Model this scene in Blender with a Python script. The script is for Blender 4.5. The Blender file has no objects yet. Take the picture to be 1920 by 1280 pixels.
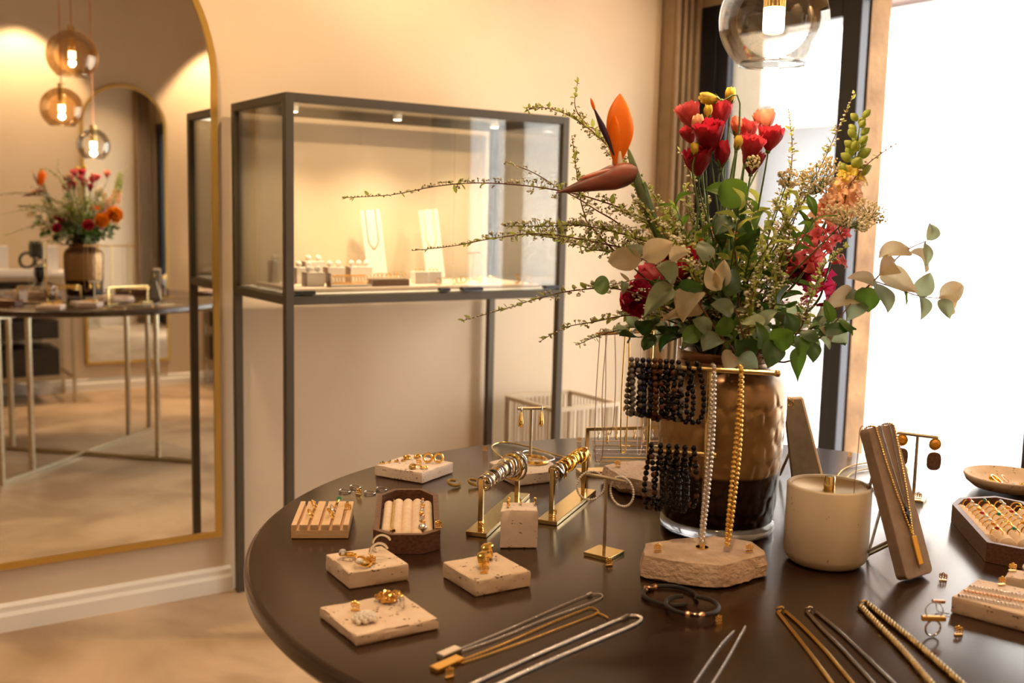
import bpy, math, random
import numpy as np
from mathutils import Vector, Matrix
random.seed(7)
SC = bpy.context.scene
COL = SC.collection
R = random.uniform
pi = math.pi

# ---------------------------------------------------------------- camera, world, lights, exposure
HT = 0.8481          # height of the table top
cam_d = bpy.data.cameras.new('camera')
cam = bpy.data.objects.new('camera', cam_d)
COL.objects.link(cam)
cam.matrix_world = Matrix(((0.8297, 0.0482, -0.5561, -1.1894),
                           (-0.5577, 0.1134, -0.8223, -3.4952),
                           (0.0234, 0.9924, 0.1209, 1.34),
                           (0, 0, 0, 1)))
cam_d.sensor_fit = 'HORIZONTAL'
cam_d.sensor_width = 36.0
cam_d.lens = 36.566
cam_d.clip_start = 0.02
cam_d.dof.use_dof = True
cam_d.dof.focus_distance = 1.72
cam_d.dof.aperture_fstop = 4.5
SC.camera = cam

world = bpy.data.worlds.new('world')
SC.world = world
world.use_nodes = True
bgn = world.node_tree.nodes['Background']
bgn.inputs[0].default_value = (1.0, 0.97, 0.93, 1)
bgn.inputs[1].default_value = 16.0

SC.view_settings.view_transform = 'Standard'
SC.view_settings.look = 'None'
SC.view_settings.gamma = 1.0
SC.view_settings.use_curve_mapping = False
SC.view_settings.exposure = -0.3
SC.cycles.use_denoising = True
SC.cycles.max_bounces = 12
SC.cycles.transparent_max_bounces = 16
SC.cycles.sample_clamp_indirect = 6.0
SC.cycles.caustics_reflective = False
SC.cycles.caustics_refractive = False
SC.cycles.blur_glossy = 1.0

WARM = (1.0, 0.68, 0.38)
def spot_light(loc, target, power, angle, blend, size=0.03, color=WARM):
    l = bpy.data.lights.new('spot_lamp', 'SPOT')
    l.energy = power
    l.color = color
    l.spot_size = math.radians(angle)
    l.spot_blend = blend
    l.shadow_soft_size = size
    o = bpy.data.objects.new('spot_lamp', l)
    COL.objects.link(o)
    o.location = loc
    o.rotation_euler = (Vector(target) - Vector(loc)).to_track_quat('-Z', 'Y').to_euler()
    return o

CEIL = 2.95
SPOTS = [  # location on the ceiling, target, power, cone angle, blend
    ((-0.55, -0.75, CEIL), (-0.55, 0.0, 1.1), 90, 85, 0.8),
    ((0.55, -0.85, CEIL), (0.55, 0.0, 1.3), 115, 95, 0.9),
    ((1.55, -0.75, CEIL), (1.50, 0.0, 1.1), 50, 85, 0.8),
    ((-0.65, -3.05, CEIL), (-0.35, -2.25, HT), 70, 60, 0.7),
    ((0.35, -1.35, CEIL), (0.05, -2.2, HT), 60, 65, 0.8),
    ((0.05, -4.10, CEIL), (0.05, -4.45, 1.2), 150, 72, 0.3),
    ((1.45, -4.10, CEIL), (1.45, -4.45, 1.2), 190, 72, 0.3),
    ((-1.35, -4.10, CEIL), (-1.35, -4.45, 1.2), 130, 72, 0.3),
    ((-1.6, -1.6, CEIL), (-1.7, -1.5, 0.0), 150, 95, 0.8),
    ((1.2, -3.1, CEIL), (1.2, -3.1, 0.0), 110, 85, 0.8),
]
for lo, ta, po, an, bl in SPOTS:
    d = (Vector(ta) - Vector(lo)).normalized()
    spot_light(Vector(lo) + Vector((0, 0, -0.075)) + d * 0.05, ta, po, an, bl)

# ---------------------------------------------------------------- helpers
class MB:
    def __init__(s):
        s.v = []; s.f = []
    def add(s, vs, fs):
        n = len(s.v)
        s.v += [tuple(v) for v in vs]
        s.f += [tuple(i + n for i in f) for f in fs]
        return s
    def box(s, c, d, rz=0.0, M=None):
        hx, hy, hz = d[0] / 2, d[1] / 2, d[2] / 2
        cs, sn = math.cos(rz), math.sin(rz)
        vs = []
        for z in (-hz, hz):
            for x, y in ((-hx, -hy), (hx, -hy), (hx, hy), (-hx, hy)):
                p = Vector((x * cs - y * sn, x * sn + y * cs, z))
                if M is not None: p = M @ p
                vs.append(p + Vector(c))
        return s.add(vs, [(3, 2, 1, 0), (4, 5, 6, 7), (0, 1, 5, 4), (1, 2, 6, 5), (2, 3, 7, 6), (3, 0, 4, 7)])
    def tube(s, pts, r, n=8, closed=False, cap=True):
        P = [Vector(p) for p in pts]
        m = len(P)
        rr = r if isinstance(r, (list, tuple)) else [r] * m
        vs = []
        up = None
        for i in range(m):
            a = P[i - 1] if (i > 0 or closed) else P[i]
            b = P[(i + 1) % m] if (i < m - 1 or closed) else P[i]
            t = (b - a)
            t = t.normalized() if t.length > 1e-9 else Vector((0, 0, 1))
            if up is None:
                up = Vector((0, 0, 1)) if abs(t.z) < 0.9 else Vector((1, 0, 0))
            x = up.cross(t)
            if x.length < 1e-6: x = Vector((1, 0, 0)).cross(t)
            x.normalize()
            y = t.cross(x)
            up = y
            for k in range(n):
                q = 2 * pi * k / n
                vs.append(P[i] + (x * math.cos(q) + y * math.sin(q)) * rr[i])
        fs = []
        for i in range(m if closed else m - 1):
            j = (i + 1) % m
            for k in range(n):
                l = (k + 1) % n
                fs.append((i * n + k, i * n + l, j * n + l, j * n + k))
        if cap and not closed:
            fs.append(tuple(range(n))[::-1])
            fs.append(tuple((m - 1) * n + k for k in range(n)))
        return s.add(vs, fs)
    def cyl(s, a, b, r0, r1=None, n=16):
        return s.tube([a, b], [r0, r0 if r1 is None else r1], n)
    def lathe(s, prof, n=32, c=(0, 0, 0)):
        vs = []
        for r, z in prof:
            for k in range(n):
                q = 2 * pi * k / n
                vs.append((c[0] + r * math.cos(q), c[1] + r * math.sin(q), c[2] + z))
        fs = []
        for i in range(len(prof) - 1):
            for k in range(n):
                l = (k + 1) % n
                fs.append((i * n + k, i * n + l, (i + 1) * n + l, (i + 1) * n + k))
        if prof[0][0] > 1e-6: fs.append(tuple(range(n))[::-1])
        if prof[-1][0] > 1e-6: fs.append(tuple((len(prof) - 1) * n + k for k in range(n)))
        return s.add(vs, fs)
    def torus(s, c, R_, r, normal=(0, 0, 1), n=24, m=6, arc=1.0, flat=1.0, start=0.0):
        q = Vector(normal).to_track_quat('Z', 'Y')
        pts = []
        k = n if arc >= 0.999 else n + 1
        vs = []
        for i in range(k):
            a = 2 * pi * arc * i / n + start
            for j in range(m):
                b = 2 * pi * j / m
                rad = R_ + r * math.cos(b)
                vs.append(q @ Vector((rad * math.cos(a), rad * math.sin(a), r * flat * math.sin(b))) + Vector(c))
        fs = []
        for i in range(n):
            i2 = (i + 1) % n if arc >= 0.999 else i + 1
            for j in range(m):
                j2 = (j + 1) % m
                fs.append((i * m + j, i2 * m + j, i2 * m + j2, i * m + j2))
        if arc < 0.999:
            fs.append(tuple(range(m))); fs.append(tuple(n * m + j for j in range(m))[::-1])
        return s.add(vs, fs)
    def sph(s, c, r, n=10, m=6, sc=(1, 1, 1), q=None):
        vs = [(0, 0, -1)]
        for i in range(1, m):
            t = pi * i / m - pi / 2
            for k in range(n):
                a = 2 * pi * k / n
                vs.append((math.cos(t) * math.cos(a), math.cos(t) * math.sin(a), math.sin(t)))
        vs.append((0, 0, 1))
        out = []
        for v in vs:
            p = Vector((v[0] * r * sc[0], v[1] * r * sc[1], v[2] * r * sc[2]))
            if q is not None: p = q @ p
            out.append(p + Vector(c))
        fs = [(0, 1 + (k + 1) % n, 1 + k) for k in range(n)]
        for i in range(m - 2):
            for k in range(n):
                l = (k + 1) % n
                fs.append((1 + i * n + k, 1 + i * n + l, 1 + (i + 1) * n + l, 1 + (i + 1) * n + k))
        last = len(vs) - 1
        b = 1 + (m - 2) * n
        fs += [(last, b + k, b + (k + 1) % n) for k in range(n)]
        return s.add(out, fs)
    def prism(s, poly, z0, z1, top=1.0):
        n = len(poly)
        cx = sum(p[0] for p in poly) / n; cy = sum(p[1] for p in poly) / n
        vs = [(p[0], p[1], z0) for p in poly] + [(cx + (p[0] - cx) * top, cy + (p[1] - cy) * top, z1) for p in poly]
        return s.add(vs, [tuple(range(n))[::-1], tuple(range(n, 2 * n))] + [(k, (k + 1) % n, n + (k + 1) % n, n + k) for k in range(n)])
    def drop(s, a, b, w, th, nrm, prof=None, n=10, m=12, bend=0.0):
        """flattened teardrop from a to b; w half width, th half thickness"""
        a = Vector(a); b = Vector(b); ax = (b - a); L = ax.length; ax = ax / L
        nv = Vector(nrm); nv = (nv - ax * nv.dot(ax)).normalized()
        sd = ax.cross(nv)
        vs = []
        for i in range(m + 1):
            t = i / m
            k = prof(t) if prof else math.sin(pi * t) ** 0.8
            k = max(k, 0.02)
            c = a + ax * (L * t) + nv * (bend * math.sin(pi * t))
            for j in range(n):
                q = 2 * pi * j / n
                vs.append(c + sd * (w * k * math.cos(q)) + nv * (th * k * math.sin(q)))
        fs = [tuple(range(n))[::-1], tuple(m * n + j for j in range(n))]
        for i in range(m):
            for j in range(n):
                l = (j + 1) % n
                fs.append((i * n + j, i * n + l, (i + 1) * n + l, (i + 1) * n + j))
        return s.add(vs, fs)
    def mesh(s, name, mat=None, smooth=True, angle=40):
        me = bpy.data.meshes.new(name)
        me.from_pydata(s.v, [], s.f)
        if mat: me.materials.append(mat)
        if smooth:
            me.polygons.foreach_set('use_smooth', [True] * len(me.polygons))
            if angle: me.set_sharp_from_angle(angle=math.radians(angle))
        me.update()
        return me
    def obj(s, name, mat=None, parent=None, loc=(0, 0, 0), rz=0.0, smooth=True, angle=40, bevel=0.0, seg=2):
        o = bpy.data.objects.new(name, s.mesh(name, mat, smooth, angle))
        COL.objects.link(o)
        o.location = loc
        o.rotation_euler = (0, 0, rz)
        if parent is not None: o.parent = parent
        if bevel:
            b = o.modifiers.new('bevel', 'BEVEL'); b.width = bevel; b.segments = seg; b.limit_method = 'ANGLE'
        return o

def tag(o, label=None, cat=None, group=None, kind=None):
    if label: o['label'] = label
    if cat: o['category'] = cat
    if group: o['group'] = group
    if kind: o['kind'] = kind
    return o
def thing(name, label, cat, loc=(0, 0, 0), rz=0.0, group=None):
    o = bpy.data.objects.new(name, None)
    o.empty_display_size = 0.05
    COL.objects.link(o)
    o.location = loc; o.rotation_euler = (0, 0, rz)
    return tag(o, label, cat, group)
def inst(name, me, parent=None, M=None):
    o = bpy.data.objects.new(name, me)
    COL.objects.link(o)
    if M is not None: o.matrix_local = M
    if parent is not None: o.parent = parent
    return o
def struct(o):
    o['kind'] = 'structure'
    return o
def copy_tree(o, parent=None):
    c = o.copy(); COL.objects.link(c)
    if parent is not None: c.parent = parent
    for ch in list(o.children): copy_tree(ch, c)
    return c
def spline(pts, n=24):
    P = [Vector(p) for p in pts]
    P = [P[0] * 2 - P[1]] + P + [P[-1] * 2 - P[-2]]
    out = []
    m = len(P) - 3
    for i in range(n + 1):
        u = i / n * m
        k = min(int(u), m - 1); t = u - k
        p0, p1, p2, p3 = P[k:k + 4]
        out.append(0.5 * ((2 * p1) + (p2 - p0) * t + (2 * p0 - 5 * p1 + 4 * p2 - p3) * t * t + (3 * p1 - p0 - 3 * p2 + p3) * t ** 3))
    return out
def resample(pts, step):
    P = [Vector(p) for p in pts]
    out = [P[0]]; acc = 0.0
    for a, b in zip(P, P[1:]):
        L = (b - a).length
        if L < 1e-9: continue
        d = step - acc
        while d <= L:
            out.append(a + (b - a) * (d / L)); d += step
        acc = (acc + L) % step if d > L else 0
        acc = L - (d - step)
    return out
def basis(x, y, z, t=(0, 0, 0)):
    return Matrix(((x[0], y[0], z[0], t[0]), (x[1], y[1], z[1], t[1]), (x[2], y[2], z[2], t[2]), (0, 0, 0, 1)))
def aim(pos, direction, normal, sx=1.0, sy=None, sz=1.0):
    """matrix with local +Y along direction, local +Z near normal"""
    y = Vector(direction).normalized()
    z = Vector(normal); z = z - y * z.dot(y)
    if z.length < 1e-5:
        z = Vector((0.3, 0.2, 1)); z = z - y * z.dot(y)
    z.normalize()
    x = y.cross(z)
    sy = sx if sy is None else sy
    return basis(x * sx, y * sy, z * sz, pos)

# ---------------------------------------------------------------- materials
def mat(name, col, rough=0.5, metal=0.0, spec=0.5, emit=None, es=0.0, **kw):
    m = bpy.data.materials.new(name)
    m.use_nodes = True
    nt = m.node_tree; b = nt.nodes['Principled BSDF']
    b.inputs['Base Color'].default_value = (*col, 1)
    b.inputs['Roughness'].default_value = rough
    b.inputs['Metallic'].default_value = metal
    b.inputs['Specular IOR Level'].default_value = spec
    if emit:
        b.inputs['Emission Color'].default_value = (*emit, 1)
        b.inputs['Emission Strength'].default_value = es
    for k, v in kw.items():
        b.inputs[k.replace('_', ' ')].default_value = v
    return m
def noise_col(m, c1, c2, scale, stretch=(1, 1, 1), detail=6, lo=0.35, hi=0.65, bump=0.0, bscale=None, bdist=0.002, rot=(0, 0, 0), dist=0.0):
    nt = m.node_tree; N = nt.nodes; L = nt.links; b = N['Principled BSDF']
    tc = N.new('ShaderNodeTexCoord'); mp = N.new('ShaderNodeMapping')
    mp.inputs['Scale'].default_value = stretch
    mp.inputs['Rotation'].default_value = rot
    L.new(tc.outputs['Object'], mp.inputs['Vector'])
    no = N.new('ShaderNodeTexNoise')
    no.inputs['Scale'].default_value = scale; no.inputs['Detail'].default_value = detail
    no.inputs['Distortion'].default_value = dist
    L.new(mp.outputs[0], no.inputs['Vector'])
    cr = N.new('ShaderNodeValToRGB')
    cr.color_ramp.elements[0].position = lo; cr.color_ramp.elements[0].color = (*c1, 1)
    cr.color_ramp.elements[1].position = hi; cr.color_ramp.elements[1].color = (*c2, 1)
    L.new(no.outputs['Fac'], cr.inputs[0]); L.new(cr.outputs[0], b.inputs['Base Color'])
    if bump:
        n2 = no
        if bscale:
            n2 = N.new('ShaderNodeTexNoise'); n2.inputs['Scale'].default_value = bscale; n2.inputs['Detail'].default_value = 5
            L.new(mp.outputs[0], n2.inputs['Vector'])
        bp = N.new('ShaderNodeBump'); bp.inputs['Strength'].default_value = bump; bp.inputs['Distance'].default_value = bdist
        L.new(n2.outputs['Fac'], bp.inputs['Height']); L.new(bp.outputs[0], b.inputs['Normal'])
    return m
def stone(name, c1, c2, pit, scale=45, pits=70, thr=0.13, stretch=(1, 1, 2.2)):
    """travertine: layered cream noise with dark pits that are also sunk"""
    m = mat(name, c1, 0.62)
    noise_col(m, c1, c2, scale, stretch, 6, 0.3, 0.7)
    nt = m.node_tree; N = nt.nodes; L = nt.links; b = N['Principled BSDF']
    base = b.inputs['Base Color'].links[0].from_socket
    mp = [n for n in N if n.type == 'MAPPING'][0]
    vo = N.new('ShaderNodeTexVoronoi'); vo.inputs['Scale'].default_value = pits; vo.inputs['Randomness'].default_value = 1
    n3 = N.new('ShaderNodeTexNoise'); n3.inputs['Scale'].default_value = pits * 0.35; n3.inputs['Detail'].default_value = 3
    L.new(mp.outputs[0], vo.inputs['Vector']); L.new(mp.outputs[0], n3.inputs['Vector'])
    a = N.new('ShaderNodeMath'); a.operation = 'MULTIPLY_ADD'
    L.new(n3.outputs['Fac'], a.inputs[0]); a.inputs[1].default_value = 1.6; L.new(vo.outputs['Distance'], a.inputs[2])
    mr = N.new('ShaderNodeMapRange'); mr.inputs['From Min'].default_value = thr + 0.66; mr.inputs['From Max'].default_value = thr + 0.76
    L.new(a.outputs[0], mr.inputs['Value'])
    mx = N.new('ShaderNodeMix'); mx.data_type = 'RGBA'
    L.new(mr.outputs[0], mx.inputs['Factor']); mx.inputs['A'].default_value = (*pit, 1); L.new(base, mx.inputs['B'])
    L.new(mx.outputs['Result'], b.inputs['Base Color'])
    bp = N.new('ShaderNodeBump'); bp.inputs['Strength'].default_value = 0.7; bp.inputs['Distance'].default_value = 0.0015
    L.new(mr.outputs[0], bp.inputs['Height']); L.new(bp.outputs[0], b.inputs['Normal'])
    return m
def glass_mat(name, tint=(1, 1, 1), refl=0.06, maxr=0.85, rough=0.0):
    """thin pane: clear with a Fresnel reflection"""
    m = bpy.data.materials.new(name); m.use_nodes = True
    nt = m.node_tree; N = nt.nodes; L = nt.links; N.clear()
    out = N.new('ShaderNodeOutputMaterial'); tr = N.new('ShaderNodeBsdfTransparent'); gl = N.new('ShaderNodeBsdfGlossy')
    tr.inputs[0].default_value = (*tint, 1); gl.inputs['Roughness'].default_value = rough
    fr = N.new('ShaderNodeLayerWeight'); fr.inputs['Blend'].default_value = 0.32
    mr = N.new('ShaderNodeMapRange'); mr.inputs['To Min'].default_value = refl; mr.inputs['To Max'].default_value = maxr
    L.new(fr.outputs['Fresnel'], mr.inputs['Value'])
    mx = N.new('ShaderNodeMixShader')
    L.new(mr.outputs[0], mx.inputs[0]); L.new(tr.outputs[0], mx.inputs[1]); L.new(gl.outputs[0], mx.inputs[2]); L.new(mx.outputs[0], out.inputs[0])
    return m
def leaf_mat(name, c1, c2, trans, tfac=0.35, scale=40, rough=0.5):
    m = mat(name, c1, rough)
    noise_col(m, c1, c2, scale, (1, 1, 1), 4, 0.3, 0.7)
    nt = m.node_tree; N = nt.nodes; L = nt.links; b = N['Principled BSDF']; out = N['Material Output']
    t = N.new('ShaderNodeBsdfTranslucent'); t.inputs[0].default_value = (*trans, 1)
    mx = N.new('ShaderNodeMixShader'); mx.inputs[0].default_value = tfac
    L.new(b.outputs[0], mx.inputs[1]); L.new(t.outputs[0], mx.inputs[2]); L.new(mx.outputs[0], out.inputs['Surface'])
    return m

M = {}
M['wall'] = noise_col(mat('wall_paint', (0.66, 0.53, 0.375), 0.85), (0.65, 0.52, 0.365), (0.68, 0.55, 0.395), 3, bump=0.12, bscale=260, bdist=0.001)
M['ceiling'] = mat('ceiling_paint', (0.46, 0.38, 0.30), 0.9)
M['floor'] = noise_col(mat('floor_concrete', (0.45, 0.31, 0.19), 0.42), (0.34, 0.225, 0.13), (0.58, 0.42, 0.265), 2.6, detail=10, lo=0.34, hi=0.66, dist=0.6, bump=0.05, bscale=60, bdist=0.001)
M['white_trim'] = mat('white_trim_paint', (0.82, 0.80, 0.76), 0.45)
M['mirror'] = mat('mirror_silver', (0.86, 0.86, 0.84), 0.012, 1.0)
M['brass_frame'] = mat('satin_brass', (0.62, 0.42, 0.12), 0.32, 1.0)
M['brass'] = mat('polished_brass', (0.80, 0.60, 0.26), 0.16, 1.0)
M['brass_pale'] = noise_col(mat('brushed_brass', (0.55, 0.47, 0.32), 0.34, 1.0), (0.50, 0.42, 0.28), (0.58, 0.50, 0.35), 60)
M['gold'] = mat('yellow_gold', (0.95, 0.62, 0.16), 0.14, 1.0)
M['gold_deep'] = mat('deep_gold', (0.88, 0.55, 0.15), 0.2, 1.0)
M['antique'] = mat('antique_gold', (0.36, 0.25, 0.11), 0.28, 1.0)
M['lid_brass'] = mat('lid_brass', (0.60, 0.43, 0.19), 0.3, 1.0)
M['rose_gold'] = mat('rose_gold', (0.80, 0.48, 0.30), 0.2, 1.0)
M['silver'] = mat('silver', (0.80, 0.78, 0.76), 0.14, 1.0)
M['steel'] = mat('grey_steel', (0.45, 0.42, 0.39), 0.22, 1.0)
M['copper'] = mat('copper', (0.80, 0.42, 0.24), 0.25, 1.0)
M['case_metal'] = mat('bronze_lacquer', (0.085, 0.068, 0.045), 0.5, 0.3)
M['dark_frame'] = mat('anthracite_aluminium', (0.030, 0.034, 0.046), 0.45, 0.2)
M['black'] = mat('black_plastic', (0.012, 0.012, 0.012), 0.4)
M['black_wood'] = noise_col(mat('black_stained_wood', (0.015, 0.010, 0.008), 0.45), (0.010, 0.007, 0.006), (0.025, 0.016, 0.011), 12, (1, 6, 6))
M['table'] = noise_col(mat('dark_stained_oak', (0.05, 0.028, 0.018), 0.21, 0, 0.75), (0.018, 0.0075, 0.0040), (0.040, 0.0175, 0.0098), 14, (1, 9, 9), 7, 0.3, 0.72, bump=0.04, bscale=90, bdist=0.0005, rot=(0, 0, 0.6))
M['walnut'] = noise_col(mat('walnut', (0.12, 0.05, 0.03), 0.42), (0.07, 0.028, 0.016), (0.19, 0.085, 0.05), 40, (1, 8, 8), 6, 0.3, 0.7, bump=0.05, bdist=0.0004)
M['beech'] = noise_col(mat('pale_beech', (0.70, 0.47, 0.27), 0.55), (0.64, 0.42, 0.23), (0.76, 0.53, 0.32), 50, (1, 7, 7), 5, 0.3, 0.7)
M['trav'] = stone('travertine', (0.70, 0.52, 0.38), (0.80, 0.64, 0.49), (0.22, 0.12, 0.07), 40, 150, 0.17)
M['trav_pale'] = stone('pale_travertine', (0.78, 0.62, 0.52), (0.86, 0.73, 0.63), (0.24, 0.14, 0.09), 40, 160, 0.16)
M['trav_smooth'] = stone('honed_travertine', (0.68, 0.56, 0.41), (0.78, 0.67, 0.52), (0.40, 0.24, 0.14), 14, 240, -0.02, (1, 1, 0.35))
M['rock'] = noise_col(mat('raw_limestone', (0.66, 0.47, 0.34), 0.8), (0.58, 0.40, 0.28), (0.80, 0.62, 0.48), 35, (1, 1, 1.5), 8, 0.3, 0.7, bump=0.9, bscale=130, bdist=0.004)
M['suede'] = noise_col(mat('cream_suede', (0.80, 0.62, 0.46), 0.9), (0.76, 0.58, 0.42), (0.84, 0.66, 0.50), 80, bump=0.2, bscale=500, bdist=0.0004)
M['taupe'] = noise_col(mat('taupe_suede', (0.36, 0.27, 0.20), 0.85), (0.28, 0.195, 0.14), (0.34, 0.245, 0.18), 60, bump=0.2, bscale=400, bdist=0.0004)
M['olive_suede'] = noise_col(mat('olive_suede', (0.17, 0.125, 0.075), 0.85), (0.155, 0.112, 0.066), (0.19, 0.14, 0.085), 60)
M['pearl'] = mat('pearl', (0.86, 0.80, 0.74), 0.18, 0.0, 0.8)
M['crystal'] = mat('crystal', (0.85, 0.87, 0.9), 0.05, 0.6, 0.9)
M['green_stone'] = mat('emerald_stone', (0.01, 0.20, 0.09), 0.08, 0.0, 0.9)
M['blue_stone'] = mat('pale_blue_stone', (0.35, 0.6, 0.75), 0.06, 0.3, 0.9)
M['amber_stone'] = mat('citrine_stone', (0.75, 0.32, 0.01), 0.06, 0.1, 0.9)
M['red_stone'] = mat('ruby_stone', (0.45, 0.01, 0.01), 0.06, 0.1, 0.9)
M['bead_black'] = mat('black_bead', (0.004, 0.0035, 0.0035), 0.16, 0, 0.3)
M['bead_navy'] = mat('navy_bead', (0.008, 0.011, 0.035), 0.16, 0, 0.3)
M['bead_grey'] = mat('smoky_bead', (0.13, 0.115, 0.105), 0.2, 0, 0.4)
M['bead_amber'] = mat('tiger_eye_bead', (0.07, 0.022, 0.007), 0.16, 0, 0.3)
M['leather'] = mat('black_leather', (0.014, 0.012, 0.012), 0.5)
M['curtain'] = noise_col(mat('curtain_linen', (0.30, 0.205, 0.115), 0.95), (0.28, 0.19, 0.105), (0.32, 0.22, 0.125), 20)
M['white_disp'] = mat('white_display', (0.84, 0.81, 0.77), 0.5)
M['shelf_pad'] = mat('blush_pad', (0.78, 0.62, 0.50), 0.8)
M['cord'] = mat('rose_brown_cord', (0.45, 0.24, 0.14), 0.4, 0.6)
M['glass'] = glass_mat('clear_glass', (0.97, 0.985, 0.975), 0.05, 0.8)
M['pane'] = glass_mat('window_glass', (0.95, 0.97, 0.97), 0.05, 0.8)
M['globe'] = glass_mat('globe_glass', (0.99, 0.975, 0.95), 0.035, 0.6)
M['globe_amber'] = glass_mat('amber_globe_glass', (0.97, 0.87, 0.72), 0.03, 0.45)
M['acrylic'] = mat('cream_ribbed_lacquer', (0.58, 0.47, 0.32), 0.4)
M['lamp'] = mat('lamp_glow', (1, 0.9, 0.75), 0.5, emit=(1.0, 0.78, 0.50), es=14.0)
M['led'] = mat('led_glow', (1, 0.95, 0.85), 0.5, emit=(1.0, 0.85, 0.65), es=9.0)

# ---------------------------------------------------------------- the room
XR = 2.15       # shop-front wall
XL = -3.4
YF = -4.45      # wall opposite the mirror
def wbox(name, x0, x1, y0, y1, z0, z1, m, parent=None, bevel=0.0):
    c = ((x0 + x1) / 2, (y0 + y1) / 2, (z0 + z1) / 2)
    o = MB().box((0, 0, 0), (abs(x1 - x0), abs(y1 - y0), abs(z1 - z0))).obj(name, M[m], parent, c, smooth=False, bevel=bevel)
    return o
def sbox(name, *a, **k): return struct(wbox(name, *a, **k))
sbox('floor', XL - .1, XR + .12, YF - .1, 0.1, -0.1, 0.0, 'floor')
sbox('ceiling', XL - .1, XR + .4, YF - .1, 0.1, CEIL, CEIL + .1, 'ceiling')
sbox('wall_back', XL - .1, XR + .4, 0.0, 0.1, 0.0, CEIL, 'wall')
sbox('wall_front', XL - .1, XR + .4, YF - .1, YF, 0.0, CEIL, 'wall')
sbox('wall_left', XL - .1, XL, YF, 0.0, 0.0, CEIL, 'wall')
sbox('wall_right', XR, XR + .3, YF, 0.0, 2.27, CEIL, 'wall')
sbox('wall_right_pier', XR, XR + .3, YF, -3.42, 0.0, 2.27, 'wall')
sbox('wall_right_sill', XR + .02, XR + .3, -3.42, -1.70, 0.0, 0.42, 'wall')
def skirting(name, pts_x0, pts_x1, y, s):
    prof = [(0.0, 0.0), (0.022 * s, 0.0), (0.022 * s, 0.05), (0.014 * s, 0.062), (0.014 * s, 0.078), (0.0, 0.088)]
    mb = MB()
    n = len(prof)
    vs = [(pts_x0, y + p[0], p[1]) for p in prof] + [(pts_x1, y + p[0], p[1]) for p in prof]
    fs = [(k, (k + 1) % n, n + (k + 1) % n, n + k) for k in range(n)] + [tuple(range(n)), tuple(range(n, 2 * n))]
    mb.add(vs, fs)
    return struct(mb.obj(name, M['white_trim'], smooth=False))
skirting('baseboard_back', XL, -0.008, 0.0, -1)
skirting('baseboard_front', XL, XR, YF, 1)

# shop front: fixed window, open doorway, display window
f = struct(thing('window_1', None, None))
DK = 'dark_frame'
def fr(parent, name, y0, y1, z0, z1, x0=XR, x1=XR + .10, m=DK, b=0.004):
    return wbox(name, x0, x1, y0, y1, z0, z1, m, parent, b)
fr(f, 'window_post', -0.10, 0.0, 0, 2.27)
fr(f, 'window_post', -0.165, -0.10, 0.06, 2.20, XR + .01, XR + .05)
fr(f, 'window_post', -0.803, -0.765, 0.06, 2.20, XR + .01, XR + .05)
fr(f, 'window_rail', -0.765, -0.165, 2.13, 2.20, XR + .01, XR + .05)
fr(f, 'window_rail', -0.80, -0.10, 2.20, 2.27)
fr(f, 'window_rail', -0.80, -0.10, 0.0, 0.12)
fr(f, 'window_pane', -0.765, -0.165, 0.12, 2.13, XR + .028, XR + .036, 'pane', 0)
d = struct(thing('door_1', None, None))
fr(d, 'door_jamb', -0.862, -0.805, 0.0, 2.27, XR, XR + .045)
fr(d, 'door_jamb', -1.70, -1.62, 0.0, 2.27, XR, XR + .06)
fr(d, 'door_header', -1.62, -0.862, 2.18, 2.27, XR, XR + .06)
fr(d, 'threshold', -1.62, -0.862, 0.0, 0.02, XR, XR + .12)
f = struct(thing('window_2', None, None))
fr(f, 'window_post', -3.42, -3.34, 0.42, 2.27)
fr(f, 'window_post', -2.56, -2.50, 0.42, 2.27)
fr(f, 'window_rail', -3.34, -1.70, 2.20, 2.27)
fr(f, 'window_rail', -3.34, -1.70, 0.42, 0.50)
fr(f, 'window_pane', -2.50, -1.70, 0.50, 2.20, XR + .055, XR + .063, 'pane', 0)
fr(f, 'window_pane', -3.34, -2.56, 0.50, 2.20, XR + .055, XR + .063, 'pane', 0)

# street outside
M['sandstone'] = noise_col(mat('sandstone', (0.15, 0.08, 0.03), 0.85), (0.13, 0.062, 0.020), (0.27, 0.15, 0.06), 6, (1, 1, 1), 8, 0.3, 0.7, bump=0.4, bscale=30, bdist=0.01)
M['street'] = noise_col(mat('pale_paving', (0.62, 0.60, 0.58), 0.8), (0.55, 0.54, 0.54), (0.70, 0.68, 0.66), 1.5)
M['plaster'] = mat('pale_plaster', (0.72, 0.70, 0.67), 0.9)
M['brickred'] = noise_col(mat('brick_facade', (0.24, 0.16, 0.145), 0.9), (0.20, 0.135, 0.12), (0.28, 0.19, 0.17), 8, (1, 1, 5))
M['roof'] = mat('brown_cladding', (0.10, 0.06, 0.045), 0.8)
M['awning'] = mat('white_canvas', (0.85, 0.85, 0.85), 0.8)
M['shopdark'] = mat('shop_glazing', (0.16, 0.17, 0.19), 0.3)
sbox('wall_outside_jamb', XR + .06, XR + .175, -0.862, -0.81, -0.02, 3.2, 'sandstone')
st = sbox('street_ground', XR + .12, 20, -14, 14, -0.14, -0.02, 'street')
b = thing('street_building', 'overexposed building across the street behind the fixed window and doorway', 'building', (9.0, 4.0, -0.02))
def bp(name, x, y0, y1, z0, z1, m, dx=0.3):
    return MB().box((x + dx / 2, (y0 + y1) / 2, (z0 + z1) / 2), (dx, abs(y1 - y0), z1 - z0)).obj(name, M[m], b, smooth=False)
bp('facade', 0.0, -12.0, 7.0, 0.0, 7.5, 'plaster')
bp('brick_plinth', -0.04, 0.9, 3.2, 0.0, 1.3, 'brickred', 0.04)
bp('shop_window', -0.05, 0.6, 2.6, 1.3, 2.5, 'shopdark', 0.05)
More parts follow.
